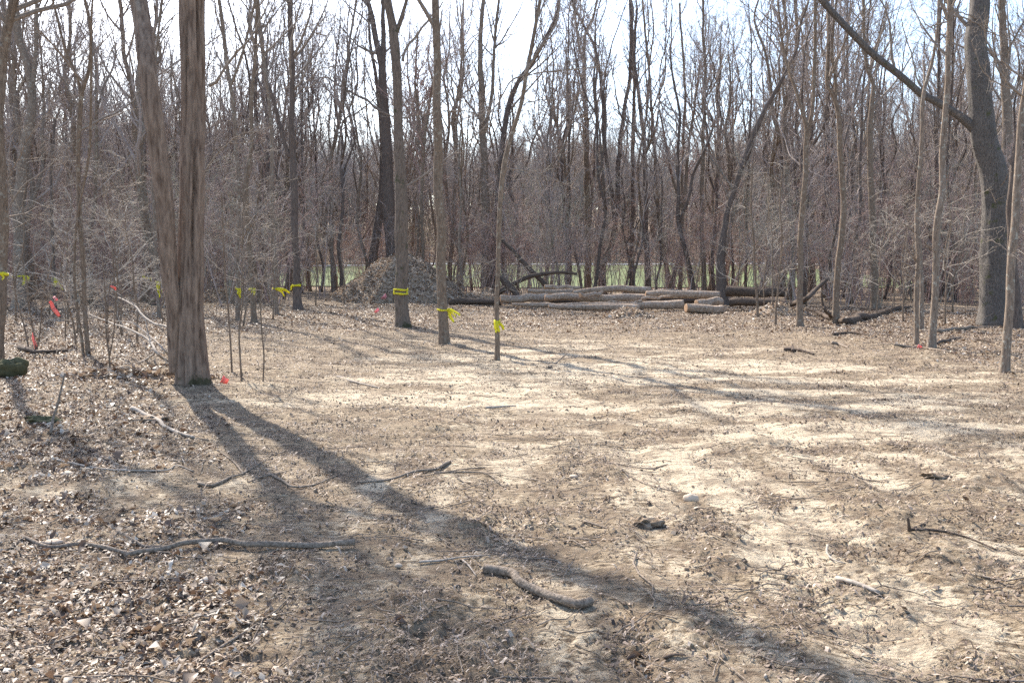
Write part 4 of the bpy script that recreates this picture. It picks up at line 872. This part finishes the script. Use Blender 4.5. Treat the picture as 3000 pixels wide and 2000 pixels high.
tape('T6', 'yellow tape round the tall straight dark tree left of the mound', 836, [(-0.9, -4, 14, 0.08)], wd=0.11, seed=3)
tape('T9', 'yellow tape on the pale slim trunk, tied off far to the right', 846, [(0.8, 40, 12, 0.13), (0.8, 24, 22, 0.10), (0.9, 30, 6, 0.08)], wd=0.06, slope=-0.3, seed=4)
tape('T8b', 'yellow tape on the brown trunk, right one of the close taped pair', 847, [(0.5, 6, 16, 0.10), (0.3, 2, 10, 0.08)], wd=0.08, seed=5)
tape('T8a', 'yellow tape on the grey trunk, left one of the close taped pair', 846, [(0.6, 5, 26, 0.12), (0.2, 2, 16, 0.08)], wd=0.09, slope=-0.3, seed=6)
tape('T10', 'yellow tape slanting round the thick trunk left of the furrowed tree', 812, [(0.95, 10, 18, 0.22)], wd=0.14, slope=-0.35, seed=7)
tape('T11', 'long hanging yellow tape on the thin trunk by the furrowed tree', 826, [(0.5, 3, 46, 0.12), (0.9, 6, 34, 0.09), (0.2, 0, 30, 0.08)], wd=0.07, seed=8)
tape('T13', 'yellow tape and big knot on the broad grey trunk near the left edge', 809, [(0.95, 8, 16, 0.2), (0.9, -3, 26, 0.16), (0.9, 16, 8, 0.12)], wd=0.07, seed=9)
tape('T14', 'yellow tape on the dark trunk at the very left edge', 803, [(0.7, 2, 16, 0.05)], wd=0.06, seed=10)
tape('S67', 'looped knot of yellow tape on the thin stem at the left', 816, [(0.3, 8, 22, 0.16), (0.7, 26, 34, 0.06), (0.6, 12, 14, 0.12)], wd=0.10, seed=11)
def ribbon(label, p0, p1, w, m, D, seed, name='ribbon'):
    a, b = P(*p0, D), P(*p1, D); u = np.linspace(0, 1, 12)[:, None]; path = (a * (1 - u) + b * u) - a
    path[:, 0] += 0.012 * np.sin(u[:, 0] * 9 + seed); path[:, 1] += 0.03 * np.sin(u[:, 0] * 5 + seed)
    mb = MB(); strip(mb, path, w * D / F * (0.65 + 0.5 * np.sin(u[:, 0] * 2.6 + 0.3)), tw=0.8); o = mb.build(name, m, loc=tuple(a)); return tag(o, label, 'ribbon')
ribbon('long coral ribbon slanting down in the left thicket', (143, 882), (175, 927), 10, 'coral', ST['S65'][2], 1)
ribbon('small pink ribbon knot just above the long coral ribbon', (158, 868), (168, 880), 7, 'pink', ST['S65'][2], 2)
ribbon('upright coral ribbon hanging low in the leaves at the left', (98, 974), (107, 1038), 7, 'coral', ST['S65'][2], 3)
ribbon('tiny pink ribbon in the twigs left of the thick taped trunk', (327, 836), (341, 850), 6, 'coral', ST['S64'][2], 4)
def flag(label, base, top, w, h, m, seed):
    g = G(*base); D = g[1]; k = D / F; t = P(*top, D)
    root = empty('marker_flag', tuple(g), label, 'flag')
    mb = MB(); pp, rr = smooth_path([np.array([0, 0, -0.1]), t - g], [0.0025, 0.0025], 6); stem(mb, pp, rr, 6, seed, 0); mb.build('wire', 'wire', root)
    fb = MB(); u = np.linspace(0, 1, 8)[:, None]; a = t - g; b = a + np.array([w * k, 0.02, -h * k * 0.35]); path = a * (1 - u) + b * u; path[:, 1] += 0.02 * np.sin(u[:, 0] * 6 + seed); path[:, 2] -= h * k / 2
    strip(fb, path, h * k * (1 - 0.35 * u[:, 0]), nrm=(0, -1, 0)); fb.build('flag', m, root)
flag('red marker flag on a wire beside the foot of the furrowed tree', (652, 1126), (648, 1098), 18, 24, 'coral', 1)
flag('orange marker flag between the pale edged tree and the bowed tree', (2692, 1024), (2689, 1008), 14, 13, 'coral', 2)
flag('pink marker flag standing before the foot of the tall mound', (1122, 890), (1122, 857), 7, 20, 'pink', 3)
flag('lower pink marker flag left of the other one by the mound', (1102, 920), (1101, 898), 7, 18, 'pink', 4)
flag('small coral marker flag right of the trunk with long hanging tape', (474, 868), (473, 846), 7, 14, 'coral', 5)

# ------------------------------------------------------------------ the wood: copies of a few prototypes
def proto_tree(seed, H, r0, fork, lean, m='bark_grey', cr='twig_far'):
    rng = np.random.default_rng(seed)
    root = empty('bare_tree', (0, 0, 0), 'x', 'tree'); mb = MB(); stems = []; radii = []
    k = 12; z = np.linspace(-0.15, H, k); dx = np.cumsum(rng.normal(0, 0.24, k)) + lean * z; dy = np.cumsum(rng.normal(0, 0.24, k)) + rng.normal(0, .03) * z
    dx -= dx[0]; dy -= dy[0]
    base = np.stack([dx, dy, z], -1); r = r0 * (1 - np.linspace(0, 1, k)) ** 0.75 + 0.015
    ps = [(base, r)]
    for f in range(fork):
        i = rng.integers(3, 7); kk = k - i; d = np.array([rng.normal(0, 1), rng.normal(0, 1), 0]); d /= np.linalg.norm(d)
        q = base[i:] + d[None] * (np.linspace(0, 1, kk)[:, None] ** 0.75) * rng.uniform(1.8, 4.6); q[1:, :2] += rng.normal(0, 0.18, (kk - 1, 2)); q[:, 2] = q[0, 2] + (q[:, 2] - q[0, 2]) * rng.uniform(0.8, 1.0)
        ps.append((q, r[i:] * 0.75))
    for si, (p, rr) in enumerate(ps):
        pp, r2 = smooth_path(p, rr, 34); pp[:, 0] += 0.03 * vn(pp[:, 2] * 1.2, pp[:, 2] * 0 + si, seed); stem(mb, pp, r2, 9, seed + si, 0.07, 0.4 if si == 0 else 0)
        a, b = resample(pp, r2, 14); stems.append(a); radii.append(b)
    mb.build('trunk', m, root); cb = MB()
    twiggery(cb, rng, np.array(stems), np.array(radii), 22 // (fork + 1) + 3, np.full(len(stems), H * 0.27), 0.30, 36, 3, 0.13, 6, 5, 2, rmin=0.0085, low=4, wig=0.2)
    cb.build('crown', cr, root)
    return root
rngp = np.random.default_rng(5)
TB = [('bark_grey', 'twig_far'), ('bark_dark', 'twig_far'), ('bark_brown', 'twig_far')]
protos = [proto_tree(400 + i, rngp.uniform(19, 26), rngp.uniform(0.09, 0.20), int(rngp.integers(1, 4)), rngp.normal(0, 0.05), *TB[i % 3]) for i in range(14)]
young = [proto_tree(440 + i, rngp.uniform(10, 15), rngp.uniform(0.06, 0.10), int(rngp.integers(0, 2)), rngp.normal(0, 0.05), *TB[i % 3]) for i in range(6)]
def proto_shrub(seed, H, nst, dens=1, tb=0.12):
    rng = np.random.default_rng(seed); mb = MB(); st = []; rd = []
    for i in range(nst):
        k = 8; d = rng.normal(0, 0.22, 2); z = np.linspace(-0.05, H * rng.uniform(0.6, 1), k); t = np.linspace(0, 1, k)
        x = d[0] * z + np.cumsum(rng.normal(0, 0.07, k)) + rng.normal(0, 0.15); y = d[1] * z + np.cumsum(rng.normal(0, 0.07, k)) + rng.normal(0, 0.15)
        st.append(np.stack([x, y, z], -1)); rd.append(rng.uniform(0.012, 0.035) * (1 - 0.8 * t))
    st = np.array(st); rd = np.array(rd); tubes(mb, st, rd, 5)
    p1, r1, L1 = spawn(rng, st, rd, 8, 6, tb, 1.0, 48, 14, np.full(nst, H * 0.34), 0.03, 0.2, 0.01, 0.0085); tubes(mb, p1, r1, 3)
    p2, r2, L2 = spawn(rng, p1, r1, 5, 4, 0.1, 1.0, 45, 14, L1 * 0.55, 0.02, 0.22, 0.01, 0.0068); tubes(mb, p2, r2, 3)
    p3, r3, L3 = spawn(rng, p2, r2, 3 * dens, 3, 0.1, 1.0, 42, 14, L2 * 0.6, 0.02, 0.24, 0.01, 0.0055); tubes(mb, p3, r3, 3)
    return tag(mb.build('bare_shrub', ('thicket', 'thicket_red', 'thicket', 'thicket_olive')[seed % 4]), 'x', 'shrub')
shrubs = [proto_shrub(500 + i, rngp.uniform(4.0, 8.5), int(rngp.integers(3, 6)), tb=0.33) for i in range(7)] + [proto_shrub(520 + i, rngp.uniform(2, 3.5), int(rngp.integers(4, 7))) for i in range(3)]

def copy_thing(o, loc, rz, sc):
    c = o.copy(); COL.objects.link(c); c.location = loc; c.rotation_euler = (0, 0, rz); c.scale = (sc, sc, sc)
    for ch in PCH.get(o.name, ()):
        d = ch.copy(); COL.objects.link(d); d.parent = c
    return c
PCH = {r.name: [o for o in bpy.data.objects if o.parent == r] for r in protos + young}
used = set()
def place(o, loc, rz, sc, label, group):
    if o.name not in used: used.add(o.name); c = o; c.location = loc; c.rotation_euler = (0, 0, rz); c.scale = (sc,) * 3
    else: c = copy_thing(o, loc, rz, sc)
    c['label'] = label; c['group'] = group
rngw = np.random.default_rng(77)
occ = list(TREE_BASES)
def free(x, y, dmin):
    for a, b in occ:
        if (a - x) ** 2 + (b - y) ** 2 < dmin * dmin: return False
    return True
def zone(x, y):
    px = 1500 + x / y * F
    return 0 if px < 800 else (1 if px < 2150 else 2)
ZL = ['unmarked bare tree in the grey wood at the left, behind the taped trees', 'unmarked bare tree in the wood edge and lawn edge behind the mound and log pile', 'unmarked bare tree in the grey wood at the right, beyond the forked trees']
ZG = ['bare trees of the left wood', 'bare trees of the middle wood', 'bare trees of the right wood']
nt = 0; tries = 0
while nt < 240 and tries < 20000:
    tries += 1
    y = rngw.uniform(46, 118) if rngw.random() < 0.8 else rngw.uniform(46, 70); x = rngw.uniform(-0.74 * y - 4, 0.74 * y + 4); px = 1500 + x / y * F
    lawn = -36 < x < 50 and y > 84
    if lawn: continue
    if abs(x + 6.5) < 6 and y < 57: continue
    if -3 < x < 14 and y < 55: continue
    mid = 700 < px < 2450
    if not mid and y < 60 and rngw.random() < 0.3: continue
    if not free(x, y, 2.3 if y < 70 else 2.6): continue
    occ.append((x, y)); pool = protos if rngw.random() < 0.62 else young
    o = pool[int(rngw.integers(len(pool)))]; k = zone(x, y)
    place(o, (x, y, gz(x, y)), rngw.uniform(0, 2 * PI), rngw.uniform(0.82, 1.12), ZL[k], ZG[k]); nt += 1
SL = ['leafless brown shrub in the undergrowth of the left wood', 'leafless brown shrub in the undergrowth behind the mound and log pile', 'leafless brown shrub in the undergrowth of the right wood']
SG = ['shrubs under the left wood', 'shrubs behind the mound and log pile', 'shrubs under the right wood']
ns_ = 0; tries = 0
while ns_ < 190 and tries < 20000:
    tries += 1
    y = rngw.uniform(44, 84); x = rngw.uniform(-0.68 * y, 0.68 * y); px = 1500 + x / y * F
    if abs(x + 6.5) < 6 and y < 56: continue
    if -3 < x < 15 and y < 51: continue
    low = 700 < px < 2400
    if px < 700 and y < 52 and rngw.random() < 0.6: continue
    o = shrubs[int(rngw.integers(7 if low else len(shrubs)))]; k = zone(x, y)
    place(o, (x, y, gz(x, y)), rngw.uniform(0, 2 * PI), rngw.uniform(0.8, 1.2), SL[k], SG[k]); ns_ += 1
for o in protos + young + shrubs:          # a prototype nobody drew is not part of the place
    if o.name not in used:
        for ch in PCH.get(o.name, ()): bpy.data.objects.remove(ch)
        bpy.data.objects.remove(o)
protos = [o for o in protos if o in list(bpy.data.objects)]

def proto_under(seed, H):
    rng = np.random.default_rng(seed); root = empty('understory_tree', (0, 0, 0), 'x', 'sapling'); k = 10; z = np.linspace(-0.05, H, k)
    p = np.stack([np.cumsum(rng.normal(0, 0.07, k)) + rng.normal(0, 0.06) * z, np.cumsum(rng.normal(0, 0.07, k)), z], -1); p[:, :2] -= p[0, :2]
    rr = rng.uniform(0.018, 0.04) * (1 - 0.85 * np.linspace(0, 1, k)); pp, rr = smooth_path(p, rr, 22); mb = MB(); stem(mb, pp, rr, 8, seed, 0.05, 0.2); mb.build('trunk', 'bark_brown', root)
    a, b = resample(pp, rr, 12); cb = MB()
    p1, r1, L1 = spawn(rng, a[None], b[None], 15, 8, 0.16, 0.97, 66, 14, H * 0.40, 0.015, 0.16, 0.009, 0.008); tubes(cb, p1, r1, 4)
    p2, r2, L2 = spawn(rng, p1, r1, 6, 5, 0.2, 1.0, 46, 12, L1 * 0.45, 0.02, 0.2, 0.009, 0.0065); tubes(cb, p2, r2, 3)
    p3, r3, L3 = spawn(rng, p2, r2, 2, 4, 0.15, 1.0, 44, 12, L2 * 0.55, 0.02, 0.25, 0.009, 0.005); tubes(cb, p3, r3, 3)
    cb.build('crown', 'twig_pale2', root); return root
unders = [proto_under(600 + i, h) for i, h in enumerate((3.4, 4.2, 5.2, 6.2, 7.4))]
PCH.update({r.name: [o for o in bpy.data.objects if o.parent == r] for r in unders})
nu = 0; tries = 0
while nu < 46 and tries < 5000:
    tries += 1
    left = rngw.random() < 0.5; y = rngw.uniform(21, 46) if left else rngw.uniform(30, 47)
    px = rngw.uniform(-60, 830) if left else rngw.uniform(2160, 3060)
    if left and y < 30 and px > 420: continue
    x = (px - 1500) / F * y
    if not free(x, y, 0.9): continue
    occ.append((x, y)); o = unders[int(rngw.integers(5))]
    place(o, (x, y, gz(x, y)), rngw.uniform(0, 2 * PI), rngw.uniform(0.85, 1.15), 'spreading leafless understory sapling among the taped trunks at the left' if left else 'spreading leafless understory sapling among the unmarked trunks at the right', 'understory saplings at the left' if left else 'understory saplings at the right'); nu += 1
for i, (px, y) in enumerate(((1530, 46), (1640, 53), (1790, 54), (1920, 53), (2030, 52), (1245, 57), (1345, 50), (1010, 47), (925, 46), (2170, 44))):
    x = (px - 1500) / F * y; place(unders[i % 5], (x, y, gz(x, y)), rngw.uniform(0, 6), 1.15, 'spreading leafless understory sapling at the wood edge behind the pile and mound', 'understory saplings behind the log pile')

# ------------------------------------------------------------------ far woods and thicket: masses nobody could count
def act(n): return [s for s in n.outputs if s.enabled and s.name == 'Attribute'][0]
def scatter(name, pts, rot, scl, sources, seed):
    me = bpy.data.meshes.new(name); me.vertices.add(len(pts)); me.vertices.foreach_set('co', np.asarray(pts, np.float32).ravel())
    for nm, arr in (('rz', rot), ('sc', scl)):
        a = me.attributes.new(nm, 'FLOAT', 'POINT'); a.data.foreach_set('value', np.asarray(arr, np.float32))
    o = bpy.data.objects.new(name, me); COL.objects.link(o); tag(o, kind='stuff')
    ng = bpy.data.node_groups.new(name, 'GeometryNodeTree')
    ng.interface.new_socket('Geometry', in_out='INPUT', socket_type='NodeSocketGeometry'); ng.interface.new_socket('Geometry', in_out='OUTPUT', socket_type='NodeSocketGeometry')
    N, L = ng.nodes, ng.links; gi = N.new('NodeGroupInput'); go = N.new('NodeGroupOutput')
    ja = N.new('GeometryNodeJoinGeometry')
    for parts in sources:
        jp = N.new('GeometryNodeJoinGeometry')
        for p in parts:
            oi = N.new('GeometryNodeObjectInfo'); oi.transform_space = 'ORIGINAL'; oi.inputs['Object'].default_value = p; L.new(oi.outputs['Geometry'], jp.inputs[0])
        g2 = N.new('GeometryNodeGeometryToInstance'); L.new(jp.outputs[0], g2.inputs[0]); L.new(g2.outputs[0], ja.inputs[0])
    ip = N.new('GeometryNodeInstanceOnPoints'); L.new(gi.outputs[0], ip.inputs['Points']); L.new(ja.outputs[0], ip.inputs['Instance']); ip.inputs['Pick Instance'].default_value = True
    ra = N.new('GeometryNodeInputNamedAttribute'); ra.data_type = 'FLOAT'; ra.inputs['Name'].default_value = 'rz'
    cx = N.new('ShaderNodeCombineXYZ'); L.new(act(ra), cx.inputs['Z']); L.new(cx.outputs[0], ip.inputs['Rotation'])
    sa = N.new('GeometryNodeInputNamedAttribute'); sa.data_type = 'FLOAT'; sa.inputs['Name'].default_value = 'sc'; L.new(act(sa), ip.inputs['Scale'])
    ri = N.new('FunctionNodeRandomValue'); ri.data_type = 'INT'; ri.inputs['Seed'].default_value = seed
    for s in ri.inputs:
        if s.type == 'INT' and s.name == 'Max': s.default_value = len(sources) - 1
        if s.type == 'INT' and s.name == 'Min': s.default_value = 0
    out = [s for s in ri.outputs if s.type == 'INT'][0]; L.new(out, ip.inputs['Instance Index'])
    L.new(ip.outputs[0], go.inputs[0]); md = o.modifiers.new('scatter', 'NODES'); md.node_group = ng
    return o
pts = []
while len(pts) < 2700:
    y = 95 + 205 * rngw.uniform(0, 1) ** 0.8; x = rngw.uniform(-0.72 * y, 0.72 * y)
    if -36 < x < 50 and y < 168: continue
    pts.append((x, y, gz(x, y) - 0.1))
src = [[c for c in PCH[p.name]] for p in protos if p.name in PCH]
for _ in range(120):
    y = rngw.uniform(60, 95); x = rngw.uniform(-0.72 * y, 0.72 * y)
    if -36 < x < 50 and y > 85: continue
    if free(x, y, 1.1): pts.append((x, y, gz(x, y) - 0.1))
pts = np.array(pts)
scatter('far_woods', pts, rngw.uniform(0, 6.28, len(pts)), rngw.uniform(0.75, 1.15, len(pts)) * (1 + 0.12 * sstep(140, 190, pts[:, 1])), src, 3)
pts = []
while len(pts) < 1500:
    y = rngw.uniform(46, 86) if rngw.random() < 0.42 else rngw.uniform(86, 300); x = rngw.uniform(-0.7 * y, 0.7 * y)
    if -36 < x < 50 and 84 < y < 164: continue
    if abs(x + 6.5) < 6.5 and y < 57: continue
    if -3 < x < 15 and y < 53: continue
    if 700 < 1500 + x / y * F < 2450 and y < 90 and rngw.random() < 0.35: continue
    if rngw.random() > 0.55 + 1.3 * float(fbm(np.array(x / 9.0), np.array(y / 9.0), 91, 2)): continue
    pts.append((x, y, gz(x, y) - 0.05))
scatter('undergrowth', pts, rngw.uniform(0, 6.28, len(pts)), rngw.uniform(0.35, 1.35, len(pts)), [[s] for s in shrubs[:7]], 9)

# ------------------------------------------------------------------ litter on the ground
rl = np.random.default_rng(900)
def sector(n, r0, r1, pw):
    t = np.radians(rl.uniform(-40, 40, n)); u = rl.uniform(0, 1, n)
    r = (r0 ** pw + u * (r1 ** pw - r0 ** pw)) ** (1 / pw); return r * np.sin(t), r * np.cos(t), r
x, y, r = sector(760000, 3.4, 48, 1.05)
lit = litter_f(x, y); keep = rl.uniform(0, 1, len(x)) < np.clip(lit * (0.75 + 1.1 * fbm(x / 0.45, y / 0.3, 29, 3)), 0.03, 1)
x, y, r = x[keep], y[keep], r[keep]; lit = lit[keep]; far_from_bare = lit > 0.12; x, y, r, lit = x[far_from_bare], y[far_from_bare], r[far_from_bare], lit[far_from_bare]
z = ground_h(x, y) + micro(x, y, r) + rl.uniform(0, 0.012, len(x))
mb = MB(); leaves(mb, rl, np.stack([x, y, z], -1), np.clip(rl.gamma(2.6, 0.0098, len(x)) + 0.010, 0.012, 0.11) * (1 + r / 70), 0.42, np.clip(rl.beta(1.4, 1.5, len(x)) + 0.42 * fbm(x / 0.55, y / 0.32, 19, 3), 0, 0.93))
tag(mb.build('leaf_litter', 'leaf', smooth=True, tint=True), kind='stuff'); print('leaves', len(x))
x, y, r = sector(1000000, 3.4, 42, 1.0)
dn = np.clip(0.55 - 0.6 * sand_f(x, y) + 0.75 * np.where((y < 11) & (x > -1.5), fbm(x / 0.3, y / 0.6, 15, 3), fbm(x / 0.7, y / 0.28, 16, 3)), 0.04, 1); keep = rl.uniform(0, 1, len(x)) < dn
x, y, r = x[keep], y[keep], r[keep]
z = ground_h(x, y) + micro(x, y, r) + rl.uniform(-0.002, 0.008, len(x))
n = len(x); sz = rl.gamma(2.6, 0.0048, n) + 0.006; sz = sz * (1 + r / 40); yaw = rl.normal(0.3, 0.9, n); asp = rl.uniform(0.2, 0.6, n); bend = rl.uniform(0.0, 0.7, n); tilt = rl.normal(0, 0.5, n); sh = rl.uniform(0, 1, n) < 0.4; sz = np.where(sh, sz * 1.5, sz); asp = np.where(sh, rl.uniform(0.07, 0.17, n), asp)
u = np.array([[-1, -1], [0, -1], [1, -1], [-1, 1], [0, 1], [1, 1]], float)
lx = u[None, :, 0] * 0.5 * sz[:, None]; ly = u[None, :, 1] * 0.5 * (sz * asp)[:, None] * rl.uniform(0.5, 1.2, (n, 6)); lz = (1 - np.abs(u[None, :, 0])) * (sz * bend)[:, None] * 0.55 + lx * np.sin(tilt)[:, None]
lz -= lz.min(1)[:, None]
V = np.stack([lx * np.cos(yaw)[:, None] - ly * np.sin(yaw)[:, None] + x[:, None], lx * np.sin(yaw)[:, None] + ly * np.cos(yaw)[:, None] + y[:, None], lz + z[:, None]], -1)
b0 = (np.arange(n) * 6)[:, None, None]; q = np.array([[0, 1, 4, 3], [1, 2, 5, 4]])[None]
mb = MB(); mb.add(V.reshape(-1, 3), (b0 + q).reshape(-1, 4), tint=np.repeat(np.clip(rl.beta(1.4, 1.9, n) + 0.4 * fbm(x / 0.5, y / 0.3, 39, 3), 0, 0.9), 6))
tag(mb.build('leaf_fragments', 'chip', smooth=False, tint=True), kind='stuff'); print('chips', n)
# loose twigs strewn everywhere
x, y, r = sector(9000, 3.6, 46, 1.25); n = len(x); k = 5
L = rl.gamma(2.0, 0.09, n) + 0.05; a = rl.uniform(0, 2 * PI, n); p = np.empty((n, k, 3)); cx, cy = x.copy(), y.copy()
for j in range(k):
    p[:, j] = np.stack([cx, cy, ground_h(cx, cy) + micro(cx, cy, r) + 0.012 + rl.uniform(0, 0.012, n)], -1); a = a + rl.normal(0, 0.22, n); cx = cx + np.cos(a) * L / 4; cy = cy + np.sin(a) * L / 4
rd = (L * 0.010 + 0.0016)[:, None] * np.linspace(1, 0.45, k)[None]
mb = MB(); tubes(mb, p, rd, 4); tag(mb.build('twig_litter', 'stick'), kind='stuff')


# crumbs of churned soil
x, y, r = sector(150000, 3.4, 26, 1.0); keep = rl.uniform(0, 1, len(x)) < np.clip(0.15 + 1.2 * fbm(x / 0.6, y / 0.35, 57, 3), 0.02, 1); x, y, r = x[keep], y[keep], r[keep]; n = len(x)
sz = np.clip(rl.gamma(1.6, 0.0032, n) + 0.002, 0.002, 0.024) * (1 + r / 40)
o6 = np.array([[1, 0, 0], [-1, 0, 0], [0, 1, 0], [0, -1, 0], [0, 0, 1], [0, 0, -1]], float)
V = o6[None] * rl.uniform(0.5, 1.2, (n, 6, 1)) + rl.normal(0, 0.18, (n, 6, 3)); V[..., 2] *= 0.75
V = V * sz[:, None, None] + np.stack([x, y, ground_h(x, y) + micro(x, y, r) + sz * 0.3], -1)[:, None, :]
tri = np.array([[0, 2, 4], [2, 1, 4], [1, 3, 4], [3, 0, 4], [2, 0, 5], [1, 2, 5], [3, 1, 5], [0, 3, 5]])
mb = MB(); mb.add(V.reshape(-1, 3), ((np.arange(n) * 6)[:, None, None] + tri[None]).reshape(-1, 3), tint=np.repeat(rl.beta(1.6, 2.2, n), 6))
tag(mb.build('soil_crumbs', 'crumb', smooth=False, tint=True), kind='stuff'); print('crumbs', n)
